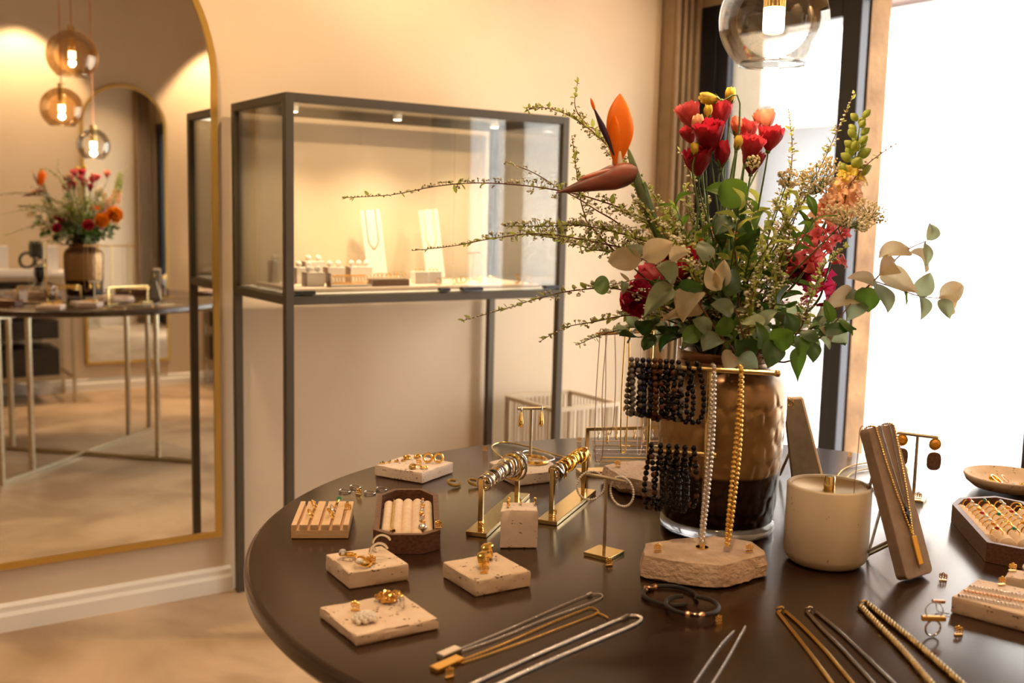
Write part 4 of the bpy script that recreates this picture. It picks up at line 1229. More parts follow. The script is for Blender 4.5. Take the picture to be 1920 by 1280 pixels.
carn = dome_bloom('p_magenta', 70, 3); carn2 = dome_bloom('p_deep', 60, 9)
round_flower('carnation', 'crimson carnation at the lower left of the bouquet', (-0.1357, -2.2801, 1.2171), 0.055, carn, (-.75, .1, .25))
round_flower('garden_rose', 'dark red rose half hidden by cream eucalyptus leaves', (-0.0993, -2.3251, 1.2441), 0.050, BLM['p_deep'][0], (-.3, -.4, .8))
round_flower('carnation', 'magenta carnation deep in the right half of the bouquet', (0.1151, -2.3699, 1.2639), 0.062, carn, (.3, -.5, .6))
# far side of the bouquet, seen in the mirror
round_flower('garden_rose', 'red rose on the mirror side of the bouquet', (0.005, -2.200, HT + 0.375), 0.054, BLM['p_red'][1], (-.3, .85, .3))
rnc = dome_bloom('p_orange', 70, 4)
round_flower('ranunculus', 'larger orange ranunculus on the mirror side of the bouquet', (0.125, -2.19, HT + 0.445), 0.085, rnc, (.3, .85, .35))
round_flower('ranunculus', 'smaller orange ranunculus on the mirror side of the bouquet', (0.060, -2.175, HT + 0.415), 0.07, rnc, (.05, .9, .25))
# pincushion
t, i_, n_ = plant('pincushion_flower', 'orange pincushion flower glimpsed between the green stems', 'flower')
pos = Vector((0.0479, -2.2687, 1.3120))
stem_obj(t, [i_, n_, pos], 0.0025, 0.002, 'stem')
mb = MB()
for k in range(70):
    a = R(0, 2 * pi); z = R(-.1, 1); s = math.sqrt(1 - min(1, z * z)); d = Vector((s * math.cos(a), s * math.sin(a), z)) * R(.024, .032)
    mb.tube([pos - i_, pos - i_ + d * .7 + Vector((0, 0, .003)), pos - i_ + d], [0.0009, 0.0008, 0.0011], 4)
tag(mb.obj('bristles', M['p_orange'], t), kind='stuff')

# bird of paradise -----------------------------------------------------------------------
t, i_, n_ = plant('bird_of_paradise', 'orange bird-of-paradise flower with a dark beak, left of the red cluster', 'flower')
def L3(*a): return Vector(a) - i_
def LD(v): return Vector(v) - i_
stem_obj(t, [i_, n_, (-0.0468, -2.3470, 1.1707), (-0.1139, -2.3359, 1.2690), (-0.1524, -2.3238, 1.3397), (-0.1710, -2.3160, 1.3899)], 0.0075, 0.0085, 'stem', 24)
MB().drop(LD((-0.1651, -2.3257, 1.3512)), LD((-0.1868, -2.3039, 1.4413)), 0.0095, 0.009, AWAY, lambda q: (1 - q) ** 0.55 * (0.75 + 0.5 * q), 12, 14).obj('sheath', M['leaf_euca'], t)
MB().drop(LD((-0.1754, -2.3105, 1.4077)), LD((-0.2985, -2.2811, 1.3722)), 0.0185, 0.013, AWAY, lambda q: (math.sin(pi * min(1, q * 1.55 + 0.16)) ** 0.7 if q < 0.30 else (1 - (q - 0.30) / 0.70) ** 0.95), 14, 20, 0.0).obj('beak', M['spathe'], t)
MB().drop(LD((-0.1814, -2.3086, 1.4175)), LD((-0.2641, -2.2890, 1.3938)), 0.0040, 0.009, AWAY, lambda q: math.sin(pi * q) ** 0.6, 10, 14).obj('beak_ridge', M['p_coral'], t)
pf = lambda q: (math.sin(pi * q ** 1.25) ** 0.85 if 0 < q < 1 else 0) + 0.12 * (1 - q)
MB().drop(LD((-0.2010, -2.2982, 1.4146)), LD((-0.1959, -2.2924, 1.5196)), 0.0195, 0.0050, -AWAY + SIDE * .25, pf, 14, 20, 0.004).obj('petal', M['p_orange'], t)
MB().drop(LD((-0.1958, -2.2956, 1.4149)), LD((-0.1781, -2.2892, 1.4990)), 0.0150, 0.005, -AWAY - SIDE * .5, pf, 14, 18, 0.002).obj('petal', M['p_orange'], t)
MB().drop(LD((-0.2094, -2.3048, 1.4140)), LD((-0.2136, -2.3033, 1.4878)), 0.0110, 0.004, -AWAY - SIDE * .9, pf, 14, 18, 0.003).obj('petal', M['p_orange'], t)
MB().drop(LD((-0.2004, -2.2988, 1.4131)), LD((-0.2026, -2.2977, 1.4353)), 0.0085, 0.0075, AWAY, lambda q: 1 - 0.25 * q, 12, 6).obj('petal_base', M['blossom'], t)
MB().drop(LD((-0.2132, -2.3061, 1.4291)), LD((-0.2429, -2.2876, 1.5011)), 0.0052, 0.0035, AWAY, lambda q: (0.35 + 1.1 * q if q < .55 else (1 - q) / .45 * .95), 10, 14).obj('dart', M['p_violet'], t)
MB().drop(LD((-0.2384, -2.2900, 1.4892)), LD((-0.2444, -2.2853, 1.5102)), 0.0026, 0.002, AWAY, None, 8, 8).obj('dart_tip', M['p_orange'], t)

# snapdragons ----------------------------------------------------------------------------
def snap_blossom(m, seed):
    rs = random.Random(seed); mb = MB()
    mb.drop((0, 0, 0), (0, 0, 0.55), 0.16, 0.16, (1, 0, 0), lambda q: .5 + .5 * q, 8, 5)
    for a0, ln_, w in ((0.6, .75, .34), (-0.6, .75, .34), (2.3, .6, .32), (3.14, .62, .34), (-2.3, .6, .32)):
        d = Vector((math.cos(a0), math.sin(a0), 0)); sd = Vector((-d.y, d.x, 0)); vs = []
        for j in range(5):
            q = j / 4
            for i in range(5):
                u = i / 2 - 1
                vs.append(d * (0.10 + ln_ * math.sin(q * 1.4)) + sd * (u * w * (0.5 + q) * 0.8) + Vector((0, 0, 0.5 + 0.4 * math.sin(q * 2.4) - 0.06 * math.cos(4 * u) * q + 0.06 * math.sin(5 * u + seed) * q)))
        mb.add(vs, [(j * 5 + i, j * 5 + i + 1, (j + 1) * 5 + i + 1, (j + 1) * 5 + i) for j in range(4) for i in range(4)])
    return mb.mesh('blossom', M[m], True, 0)
SN = {k: [snap_blossom(k, s) for s in (1, 2)] for k in ('p_peach', 'p_coral', 'p_pink', 'p_magenta', 'p_yellow')}
budm = MB().drop((0, 0, 0), (0, 0, 1), 0.34, 0.30, (1, 0, 0), None, 8, 8).mesh('flower_bud', M['leaf_lime'], True, 0)
def snapdragon(label, pts, sections, size, nb):
    t, i_, n_ = plant('snapdragon', label, 'flower', 'snapdragons in the bouquet')
    P = spline([i_, n_] + [Vector(p) for p in pts], 60)
    stem_obj(t, [i_, n_] + [Vector(p) for p in pts], 0.0026, 0.0010, 'stem', 40)
    top = [p for p in P if (p - n_).length > 0 and p.z > Vector(pts[0]).z]
    m_ = len(top)
    for k in range(nb):
        q = k / (nb - 1)
        p = top[min(m_ - 1, int(q * (m_ - 1)))]
        a = k * 2.4 + R(-.3, .3)
        d = (SIDE * math.cos(a) + AWAY * math.sin(a) + RISE * (0.15 + 0.7 * q)).normalized()
        s = size * (1.1 - 0.65 * q) * R(.85, 1.1)
        mk = sections(q)
        Mx = Matrix.Translation(p + d * 0.004 - i_) @ ((d.to_track_quat('Z', 'Y').to_matrix() @ Matrix.Rotation(R(0, 6), 3, 'Z')) * s).to_4x4()
        if mk == 'bud': inst('flower_bud', budm, t, Mx @ Matrix.Scale(1.55, 4))
        else: inst('blossom', random.choice(SN[mk]), t, Mx)
    return t
snapdragon('yellow-tipped peach snapdragon spike, rightmost tall flower before the doorway', [(0.1521, -2.3854, 1.3290), (0.1864, -2.4010, 1.3806), (0.2012, -2.4024, 1.4401), (0.2121, -2.4004, 1.5037)],
           lambda q: 'bud' if q > .52 else ('p_yellow' if q > .42 else 'p_peach'), 0.025, 40)
snapdragon('coral pink snapdragon spike leaning right above the eucalyptus', [(0.0886, -2.4020, 1.2543), (0.1154, -2.4122, 1.3086), (0.1279, -2.4140, 1.3542), (0.1285, -2.4084, 1.3954)],
           lambda q: 'p_pink' if q < .45 else ('p_coral' if q < .75 else 'p_peach'), 0.024, 20)
snapdragon('deep pink snapdragon low on the right side of the bouquet', [(0.1000, -2.4169, 1.2053), (0.1055, -2.4375, 1.2563), (0.1053, -2.4538, 1.3100), (0.1144, -2.4570, 1.3303)],
           lambda q: 'p_magenta' if q < .4 else 'p_pink', 0.023, 12)

# cream plumes ---------------------------------------------------------------------------
def plume(label, c, rx, rz, n=260, tilt=0.0):
    c = Vector(c); t, i_, n_ = plant('cream_plume', label, 'flower', 'cream plumes in the bouquet')
    stem_obj(t, [i_, n_, n_ * .4 + c * .6, c], 0.0018, 0.0010, 'stem')
    mb = MB(); st = MB()
    for k in range(n):
        d = Vector((R(-1, 1), R(-1, 1), R(-1, 1)))
        if d.length > 1: d = d.normalized() * R(.7, 1)
        p = c + SIDE * (d.x * rx) + AWAY * (d.y * rx * .8) + RISE * (d.z * rz + tilt * d.x * rx) - i_
        mb.sph(p, R(.0011, .0024), 5, 3)
        if k % 6 == 0: st.tube([c - i_ - Vector((0, 0, rz * .8)), p], 0.0005, 3)
    tag(mb.obj('florets', M['astilbe'], t), kind='stuff')
    tag(st.obj('floret_stalks', M['stem'], t), kind='stuff')
    return t
plume('large cream plume left of the peach snapdragon', (0.1019, -2.4131, 1.4066), 0.034, 0.030, 340, .5)
plume('cream plume low before the coral snapdragon', (0.0970, -2.4793, 1.3465), 0.042, 0.018, 300, -.2)
plume('small cream plume beside the right red lisianthus', (0.0965, -2.3607, 1.4073), 0.020, 0.016, 150)
plume('wispy cream plume above the right eucalyptus', (0.1676, -2.4644, 1.3597), 0.028, 0.018, 150, -.3)
plume('tiny cream plume touching the dark red lisianthus', (-0.0088, -2.3839, 1.4266), 0.011, 0.012, 70)

# spirea branches ------------------------------------------------------------------------
def spirea(label, pts, dens, csize, tipfrac=0.0, leafy=0.5, stem_m='stem_red', rooted=True, budf=0.5, r0=0.0018):
    t, i_, n_ = plant('spirea_branch', label, 'branch', 'spirea branches in the bouquet')
    full = ([i_, n_] if rooted else []) + [Vector(p) for p in pts]
    nn = 70
    P = spline(full, nn)
    stem_obj(t, full, r0, 0.0005, stem_m, nn)
    L_ = 0; vis = []
    z_start = Vector(pts[0])
    k0 = min(range(len(P)), key=lambda k: (P[k] - z_start).length)
    path = resample(P[k0:], 0.0062 / dens)
    bl = MB(); bd = MB(); lv = MB(); tw = MB()
    N_ = len(path)
    for k, p in enumerate(path):
        q = k / max(1, N_ - 1)
        a = path[min(N_ - 1, k + 1)] - path[max(0, k - 1)]
        a = a.normalized() if a.length > 0 else RISE
        up = (RISE - a * RISE.dot(a))
        up = up.normalized() if up.length > .1 else SIDE
        sd = a.cross(up)
        g = (1 - 0.72 * q)
        if q > 1 - tipfrac: g *= 0.35
        ang = R(-1.2, 1.2) if random.random() < .75 else R(1.9, 4.3)
        d = (up * math.cos(ang) + sd * math.sin(ang) + a * R(-.1, .5)).normalized()
        ln_ = csize * g * R(.5, 1.3)
        e = p + d * ln_
        p_ = p - i_; e_ = e - i_
        tw.tube([p_, e_], 0.0004, 3)
        nb = max(1, int(8 * g * R(.5, 1.2)))
        for _ in range(nb):
            o_ = e_ + Vector((R(-1, 1), R(-1, 1), R(-.6, 1))) * (csize * 0.42 * g)
            if random.random() < budf: bd.sph(o_, R(.0010, .0017), 5, 3)
            else: bl.sph(o_, R(.0016, .0030), 5, 3, (1, 1, .6))
            tw.tube([e_ - d * ln_ * .4, o_], 0.00025, 3)
        if random.random() < leafy:
            for _ in range(2):
                dl = (a * R(.1, .9) + Vector((R(-1, 1), R(-1, 1), R(-.5, 1)))).normalized()
                s = R(.010, .022) * (1 - .45 * q)
                Mx = aim(p_, dl, (R(-1, 1), R(-1, 1), 1), s * .42, s, s)
                vs = [Mx @ Vector(v) for v in ((0, 0, 0), (-.5, .35, .05), (-.45, .7, .02), (0, 1, -.08), (.45, .7, .02), (.5, .35, .05), (0, .5, -.06))]
                lv.add(vs, [(0, 6, 1), (1, 6, 2), (2, 6, 3), (3, 6, 4), (4, 6, 5), (5, 6, 0)])
    if bl.v: tag(bl.obj('blossoms', M['blossom'], t, angle=0), kind='stuff')
    if bd.v: tag(bd.obj('buds', M['bud'], t, angle=0), kind='stuff')
    tag(tw.obj('twiglets', M[stem_m], t), kind='stuff')
    if lv.v: tag(lv.obj('leaflets', M['leaf_lime'], t, angle=0), kind='stuff')
    return t
spirea('longest arching spirea twig reaching left across the showcase', [(-0.0541, -2.3001, 1.2915), (-0.1136, -2.2526, 1.3409), (-0.1873, -2.2106, 1.3701), (-0.2608, -2.1711, 1.3835), (-0.3340, -2.1332, 1.3870), (-0.3934, -2.1062, 1.3804), (-0.4558, -2.0783, 1.3658), (-0.5224, -2.0463, 1.3591)], 1.15, 0.013, .22, .35, budf=.6)
spirea('bare-tipped spirea twig pointing left below the longest one', [(-0.0693, -2.3176, 1.2677), (-0.1631, -2.2500, 1.2960), (-0.2507, -2.1885, 1.3114), (-0.3177, -2.1564, 1.3042), (-0.3776, -2.1300, 1.2909), (-0.4352, -2.1044, 1.2826)], 1.3, 0.015, .25, .5, budf=.55)
spirea('spirea twig with white clusters drooping left at showcase shelf height', [(-0.1201, -2.3290, 1.2044), (-0.1788, -2.2852, 1.2323), (-0.2384, -2.2574, 1.2299), (-0.2854, -2.2275, 1.2167), (-0.3349, -2.2086, 1.2005), (-0.3885, -2.1752, 1.1809)], 1.0, 0.012, .35, .3, budf=.25)
spirea('leafy low spirea twig at the left above the brass crossbar', [(-0.0869, -2.2937, 1.1836), (-0.1348, -2.2605, 1.1888), (-0.1898, -2.2371, 1.1778), (-0.2244, -2.2150, 1.1686), (-0.2655, -2.2026, 1.1468)], 1.0, 0.011, .2, .8, budf=.3)
spirea('bushy spirea twig curling up left of the bird of paradise', [(-0.0770, -2.2301, 1.3311), (-0.0914, -2.2106, 1.3982), (-0.1307, -2.1749, 1.4604), (-0.1773, -2.1503, 1.4963), (-0.2117, -2.1250, 1.5095), (-0.2365, -2.1090, 1.5047)], 1.9, 0.013, .0, .6, budf=.6)
spirea('thin spirea twig topped by a round white cluster, highest at the left', [(-0.1047, -2.1710, 1.4408), (-0.1381, -2.1417, 1.4869), (-0.1524, -2.1277, 1.5164), (-0.1468, -2.1254, 1.5575)], 0.8, 0.012, .0, .3, budf=.4)
spirea('upright spirea twig with tiny buds left of the bird of paradise beak', [(-0.1762, -2.2397, 1.3054), (-0.1981, -2.2191, 1.3454), (-0.2042, -2.2067, 1.4022), (-0.2080, -2.1952, 1.4631)], 1.3, 0.013, .0, .3, budf=.75)
spirea('spirea twig with a fuzzy pink-white tip before the showcase glass', [(-0.1025, -2.2421, 1.2975), (-0.1624, -2.1933, 1.3542), (-0.2089, -2.1700, 1.3820), (-0.2424, -2.1438, 1.4059), (-0.2776, -2.1176, 1.4223)], 0.9, 0.010, .0, .2, budf=.35)
spirea('dense flowering spirea spray in the middle left', [(-0.0829, -2.3314, 1.2766), (-0.1485, -2.2947, 1.3073), (-0.2205, -2.2555, 1.3255), (-0.2795, -2.2280, 1.3242), (-0.3289, -2.1947, 1.3228)], 2.2, 0.017, .0, .8, budf=.35)
spirea('second dense flowering spirea spray just under the first', [(-0.0627, -2.3112, 1.2591), (-0.1096, -2.2639, 1.2817), (-0.1713, -2.2213, 1.2883), (-0.2187, -2.1870, 1.3034), (-0.2597, -2.1582, 1.3105)], 2.2, 0.016, .0, .7, budf=.25)
spirea('short white spirea spray hanging left of the brass crossbar', [(-0.0671, -2.2602, 1.1711), (-0.1240, -2.2232, 1.1611), (-0.1599, -2.2009, 1.1474), (-0.1802, -2.1889, 1.1359)], 1.6, 0.014, .0, .4, budf=.1)
spirea('leafy spirea spray beside the bird of paradise stem', [(-0.0140, -2.2848, 1.2485), (-0.0356, -2.2483, 1.3150), (-0.0513, -2.2316, 1.3570), (-0.0707, -2.2129, 1.3947)], 1.8, 0.016, .0, 1.0, budf=.25)
spirea('white spirea spray before the tan curtain', [(0.0496, -2.2578, 1.2283), (0.0315, -2.2341, 1.3065), (0.0194, -2.2183, 1.3586), (0.0162, -2.2104, 1.3978)], 1.8, 0.015, .0, .5, budf=.2)
spirea('spirea twig with a white tuft left of the red cluster', [(0.0341, -2.2639, 1.2814), (0.0194, -2.2439, 1.3501), (0.0115, -2.2297, 1.4104), (-0.0031, -2.2136, 1.4532)], 1.0, 0.012, .0, .3, budf=.2)
spirea('slender upright spirea twig against the bright window', [(0.1236, -2.3051, 1.2478), (0.1507, -2.3079, 1.3535), (0.1663, -2.3043, 1.4501), (0.1648, -2.2924, 1.5243)], 1.2, 0.011, .1, .4, budf=.3)
spirea('spirea twig slanting right across the dark door frame', [(0.1156, -2.3238, 1.2491), (0.1491, -2.3324, 1.3451), (0.1895, -2.3469, 1.4326), (0.2179, -2.3565, 1.4982), (0.2408, -2.3640, 1.5533)], 1.1, 0.013, .15, .4, budf=.2)
spirea('faint spirea twig reaching right into the doorway light', [(0.1200, -2.3941, 1.2871), (0.1589, -2.4081, 1.3715), (0.1927, -2.4235, 1.4224), (0.2184, -2.4371, 1.4482), (0.2415, -2.4502, 1.4655)], 0.7, 0.009, .2, .2, budf=.3)
spirea('leafy spirea spray at the centre behind the round leaf', [(0.0032, -2.3735, 1.2209), (0.0072, -2.3642, 1.3024), (0.0163, -2.3633, 1.3514), (0.0005, -2.3490, 1.3754)], 1.7, 0.015, .0, .9, budf=.2)
spirea('leafy spirea spray at the centre right of the bouquet', [(-0.0016, -2.4230, 1.1929), (0.0155, -2.4229, 1.2727), (0.0315, -2.4255, 1.3286), (0.0212, -2.4006, 1.3679)], 1.7, 0.016, .0, 1.0, budf=.2)
spirea('white spirea spray right of the round dark leaf', [(0.0691, -2.3457, 1.2171), (0.0960, -2.3259, 1.3098), (0.1092, -2.3273, 1.3614), (0.1218, -2.3302, 1.4002)], 1.8, 0.015, .0, .5, budf=.15)
spirea('leafy spirea spray below the coral snapdragon', [(0.0079, -2.4579, 1.1642), (0.0371, -2.4684, 1.2276), (0.0477, -2.4807, 1.2755), (0.0785, -2.4969, 1.3075)], 1.4, 0.014, .0, 1.0, budf=.4)
spirea('yellow-green spirea spray left of the bird of paradise stem', [(-0.0731, -2.3703, 1.2226), (-0.1163, -2.3428, 1.2933), (-0.1476, -2.3166, 1.3278), (-0.1924, -2.2825, 1.3542)], 1.9, 0.016, .0, 1.0, budf=.3)

# eucalyptus -----------------------------------------------------------------------------
def euca(label, pts, leaves, m_stem='stem_red', r0=0.0022, rooted=True):
    t, i_, n_ = plant('eucalyptus_branch', label, 'branch', 'eucalyptus branches in the bouquet')
    stem_obj(t, ([i_, n_] if rooted else []) + [Vector(p) for p in pts], r0, 0.0007, m_stem, 30)
    for k, (A, B, wr, m, sh) in enumerate(leaves):
        leaf(t, A, B, wr, sh, m, None, k % 2)
    return t
euca('eucalyptus branch with translucent round leaves reaching far right into the doorway', [(0.0545, -2.4175, 1.1573), (0.1018, -2.4662, 1.2095), (0.1235, -2.5001, 1.2440), (0.1395, -2.5189, 1.2728), (0.1585, -2.5397, 1.3014), (0.1840, -2.5548, 1.3162)], [
    ((0.1618, -2.5417, 1.3031), (0.1155, -2.5240, 1.2929), .95, 'leaf_cream', 'egg'), ((0.1853, -2.5557, 1.3163), (0.2008, -2.5503, 1.3415), .80, 'leaf_euca', 'round'),
    ((0.1820, -2.5538, 1.3138), (0.1645, -2.5711, 1.2809), .40, 'leaf_euca', 'egg'), ((0.1609, -2.5419, 1.2976), (0.2024, -2.5494, 1.2715), .55, 'leaf_cream', 'egg'),
    ((0.1432, -2.5319, 1.2838), (0.0899, -2.5469, 1.2672), .60, 'leaf_cream', 'egg'), ((0.1359, -2.5173, 1.2672), (0.1409, -2.5729, 1.2426), .55, 'leaf_cream', 'egg'),
    ((0.1254, -2.5121, 1.2543), (0.1160, -2.5482, 1.2132), .70, 'leaf_euca', 'egg'), ((0.1215, -2.4988, 1.2439), (0.1153, -2.5119, 1.2091), 1.0, 'leaf_mid', 'round'),
    ((0.1338, -2.5059, 1.2522), (0.0775, -2.5030, 1.2608), .45, 'leaf_cream', 'egg'), ((0.1144, -2.4843, 1.2269), (0.0447, -2.4876, 1.2148), .50, 'leaf_cream', 'egg'), ((0.1215, -2.4879, 1.2351), (0.0732, -2.5092, 1.1984), .6, 'leaf_euca', 'egg')])
euca('thin side branch of round eucalyptus leaves, rightmost tip of the bouquet', [(0.1339, -2.5057, 1.2538), (0.1577, -2.5358, 1.2418), (0.1804, -2.5523, 1.2338), (0.2046, -2.5690, 1.2313)], [
    ((0.1784, -2.5509, 1.2337), (0.1863, -2.5632, 1.2693), .80, 'leaf_euca', 'egg'), ((0.1784, -2.5509, 1.2337), (0.1820, -2.5584, 1.1992), .75, 'leaf_euca', 'egg'),
    ((0.2046, -2.5690, 1.2313), (0.2451, -2.5813, 1.2513), .70, 'leaf_cream', 'egg'), ((0.2033, -2.5683, 1.2297), (0.2073, -2.5872, 1.2026), .65, 'leaf_euca', 'egg'),
    ((0.1642, -2.5405, 1.2396), (0.1810, -2.5297, 1.2248), 1.2, 'leaf_mid', 'round'), ((0.2020, -2.5672, 1.2312), (0.2479, -2.5656, 1.2056), .4, 'leaf_cream', 'egg')], rooted=False, r0=.0011)
euca('eucalyptus branch of large pale leaves at the left front of the bouquet', [(-0.0889, -2.4463, 1.1288), (-0.1389, -2.4386, 1.1995), (-0.1804, -2.4140, 1.2588), (-0.2227, -2.3818, 1.2836)], [
    ((-0.2227, -2.3819, 1.2829), (-0.2665, -2.3649, 1.2793), .75, 'leaf_cream', 'round'), ((-0.2238, -2.3807, 1.2858), (-0.2289, -2.3628, 1.3015), 1.2, 'leaf_euca', 'round'),
    ((-0.2262, -2.3915, 1.2841), (-0.1969, -2.4201, 1.3074), .75, 'leaf_cream', 'egg'), ((-0.1887, -2.4052, 1.2809), (-0.1720, -2.4263, 1.2967), .8, 'leaf_cream', 'egg'),
    ((-0.1804, -2.4140, 1.2588), (-0.2168, -2.4115, 1.2739), .9, 'leaf_euca', 'egg'), ((-0.1861, -2.4123, 1.2438), (-0.2347, -2.4091, 1.2076), .55, 'leaf_euca', 'egg'),
    ((-0.1813, -2.4161, 1.2402), (-0.1572, -2.4438, 1.2455), .8, 'leaf_dark', 'egg'), ((-0.1565, -2.4328, 1.2409), (-0.1922, -2.4387, 1.2014), .85, 'leaf_cream', 'egg'), ((-0.1444, -2.4327, 1.2143), (-0.2087, -2.4156, 1.1998), .35, 'leaf_cream', 'egg')])
euca('eucalyptus branch with a folded cream leaf at the middle front', [(-0.0910, -2.4687, 1.1319), (-0.1119, -2.4687, 1.2014), (-0.1384, -2.4554, 1.2534), (-0.1489, -2.4429, 1.2899)], [
    ((-0.1387, -2.4562, 1.2460), (-0.1392, -2.4624, 1.2849), .65, 'leaf_cream', 'egg'), ((-0.1377, -2.4575, 1.2423), (-0.1527, -2.4425, 1.2751), .6, 'leaf_cream', 'egg'),
    ((-0.1331, -2.4616, 1.2351), (-0.1114, -2.4582, 1.2756), .7, 'leaf_dark', 'egg'), ((-0.1269, -2.4695, 1.2095), (-0.1562, -2.4597, 1.2244), .8, 'leaf_euca', 'round'), ((-0.1493, -2.4437, 1.2825), (-0.1448, -2.4184, 1.3099), .7, 'leaf_euca', 'egg')])
euca('small eucalyptus sprig with a round green leaf over the showcase post', [(-0.1129, -2.3435, 1.2215), (-0.1547, -2.3234, 1.2489), (-0.1911, -2.3116, 1.2447), (-0.2110, -2.2991, 1.2379)], [
    ((-0.2098, -2.3001, 1.2364), (-0.2292, -2.2864, 1.2405), 1.5, 'leaf_mid', 'round'), ((-0.1923, -2.3105, 1.2462), (-0.1997, -2.3203, 1.2282), .6, 'leaf_euca', 'egg'), ((-0.1844, -2.3158, 1.2465), (-0.1956, -2.3064, 1.2587), .3, 'leaf_cream', 'egg')], r0=.0012)
euca('eucalyptus branch with large dark leaves below the red cluster', [(-0.0363, -2.4043, 1.1602), (-0.0450, -2.3943, 1.2716), (-0.0551, -2.3881, 1.3502), (-0.0588, -2.3810, 1.3814)], [
    ((-0.0674, -2.3775, 1.3656), (-0.0484, -2.4107, 1.3932), .95, 'leaf_mid', 'round'), ((-0.0515, -2.3739, 1.3801), (-0.0777, -2.3556, 1.3849), .7, 'leaf_mid', 'egg'),
    ((-0.0481, -2.3818, 1.3424), (-0.0835, -2.3857, 1.3185), .7, 'leaf_dark', 'egg'), ((-0.0459, -2.3845, 1.3346), (-0.0293, -2.4106, 1.3157), .7, 'leaf_dark', 'egg'),
    ((-0.0512, -2.3987, 1.2956), (-0.0354, -2.4290, 1.3279), .7, 'leaf_dark', 'egg'), ((-0.0456, -2.3800, 1.3661), (-0.0338, -2.3920, 1.3389), .6, 'leaf_dark', 'egg'), ((-0.0570, -2.3626, 1.3499), (-0.0603, -2.3805, 1.2948), .4, 'leaf_dark', 'egg')])
euca('leafy eucalyptus sprig trailing over the right rim of the vase', [(0.0075, -2.4503, 1.1313), (0.0246, -2.4931, 1.1673), (0.0357, -2.5200, 1.2009), (0.0527, -2.5281, 1.2242)], [
    ((0.0170, -2.4988, 1.1762), (0.0491, -2.5427, 1.1910), .40, 'leaf_dark', 'egg'), ((0.0208, -2.4997, 1.1878), (0.0278, -2.5192, 1.1702), .9, 'leaf_cream', 'egg'),
    ((0.0357, -2.5200, 1.2009), (0.0455, -2.5417, 1.1811), .45, 'leaf_mid', 'egg'), ((0.0291, -2.5161, 1.1969), (0.0211, -2.5060, 1.2294), .5, 'leaf_mid', 'egg'),
    ((0.0182, -2.4888, 1.1672), (0.0040, -2.5076, 1.1390), .7, 'leaf_dark', 'egg'), ((0.0049, -2.4809, 1.1591), (-0.0164, -2.4978, 1.1117), .45, 'leaf_mid', 'lance')])

# leafy filler stems
def leafy(label, tip, n, size, shape, m, wr, group, droop=0.0, name='leafy_stem'):
    tip = Vector(tip); t, i_, n_ = plant(name, label, 'foliage', group)
    mid = n_ * .5 + tip * .5 + Vector((0, 0, 0.02 + droop))
    P = spline([i_, n_, mid, tip], 40)
    stem_obj(t, [i_, n_, mid, tip], 0.0022, 0.0008, 'stem', 24)
    up = [p for p in P if p.z > HT + 0.285]
    for k in range(n):
        p = up[min(len(up) - 1, int(len(up) * (0.08 + 0.92 * k / max(1, n - 1))))]
        ax = (tip - n_).normalized(); a = k * 2.4 + R(-.4, .4)
        s1 = ax.cross(RISE); s1 = s1.normalized() if s1.length > .1 else SIDE; s2 = ax.cross(s1)
        d = (s1 * math.cos(a) + s2 * math.sin(a) + ax * R(.3, .8)).normalized()
        L_ = size * R(.7, 1.2)
        leaf(t, p, p + d * L_, wr * R(.8, 1.15), shape, m, RISE + Vector((R(-.8, .8), R(-.8, .8), R(-.2, .5))), k % 2)
    return t
random.seed(77)
gk = 'dark leafy stems packed in the bouquet'
for k in range(22):
    a = 2 * pi * k / 22 + R(-.12, .12); el = R(.05, .75)
    rr = R(.13, .19)
    tip = VC + Vector((rr * math.cos(a) * math.cos(el), rr * math.sin(a) * math.cos(el), 0.295 + rr * math.sin(el) * 1.1))
    if k % 3 == 2: leafy('narrow-leaved green filler stem in the thick of the bouquet', tip, 13, .042, 'lance', 'leaf_mid', .30, 'narrow-leaved filler stems in the bouquet')
    elif k % 3 == 1: leafy('round-leaved dark green filler stem in the thick of the bouquet', tip, 9, .038, 'round', 'leaf_dark', .85, gk)
    else: leafy('oval-leaved grey-green filler stem in the thick of the bouquet', tip, 9, .040, 'egg', 'leaf_euca', .70, 'grey-green filler stems in the bouquet')
for k in range(16):
    a = 2 * pi * k / 16 + .3
    tip = VC + Vector((R(.06, .15) * math.cos(a), R(.06, .15) * math.sin(a), R(.40, .52)))
    leafy('tall bright green filler stem rising through the bouquet', tip, 16, .036, 'lance', 'leaf_lime' if k % 2 else 'leaf_mid', .34, 'tall filler stems in the bouquet')
# extra spirea sprays that fill the upper middle of the bouquet
spirea('airy white spirea spray between the red cluster and the cream plumes', [(0.0380, -2.3945, 1.2382), (0.0556, -2.3944, 1.3200), (0.0788, -2.4017, 1.3775), (0.0842, -2.3993, 1.4183)], 1.6, 0.016, .0, .5, budf=.15)
spirea('leafy spirea spray low in the middle of the bouquet', [(-0.0743, -2.4505, 1.1673), (-0.0724, -2.4549, 1.2293), (-0.0652, -2.4652, 1.2756), (-0.0665, -2.4588, 1.3132)], 1.6, 0.015, .0, 1.0, budf=.3)
spirea('white spirea spray below the lowest red lisianthus', [(-0.0019, -2.3220, 1.2170), (-0.0122, -2.3041, 1.2917), (-0.0153, -2.2946, 1.3416), (-0.0046, -2.2969, 1.3753)], 2.0, 0.016, .0, .5, budf=.1)
spirea('lime-leaved spirea spray left of the round dark leaf', [(-0.0603, -2.3595, 1.1889), (-0.0693, -2.3176, 1.2677), (-0.0677, -2.2861, 1.3241), (-0.0752, -2.2768, 1.3527)], 1.8, 0.015, .0, 1.0, budf=.15)
spirea('white spirea spray crossing the bird of paradise stem', [(-0.1280, -2.4032, 1.2420), (-0.1570, -2.3748, 1.3022), (-0.1835, -2.3503, 1.3472), (-0.1985, -2.3374, 1.3659)], 1.5, 0.014, .0, .8, budf=.15)
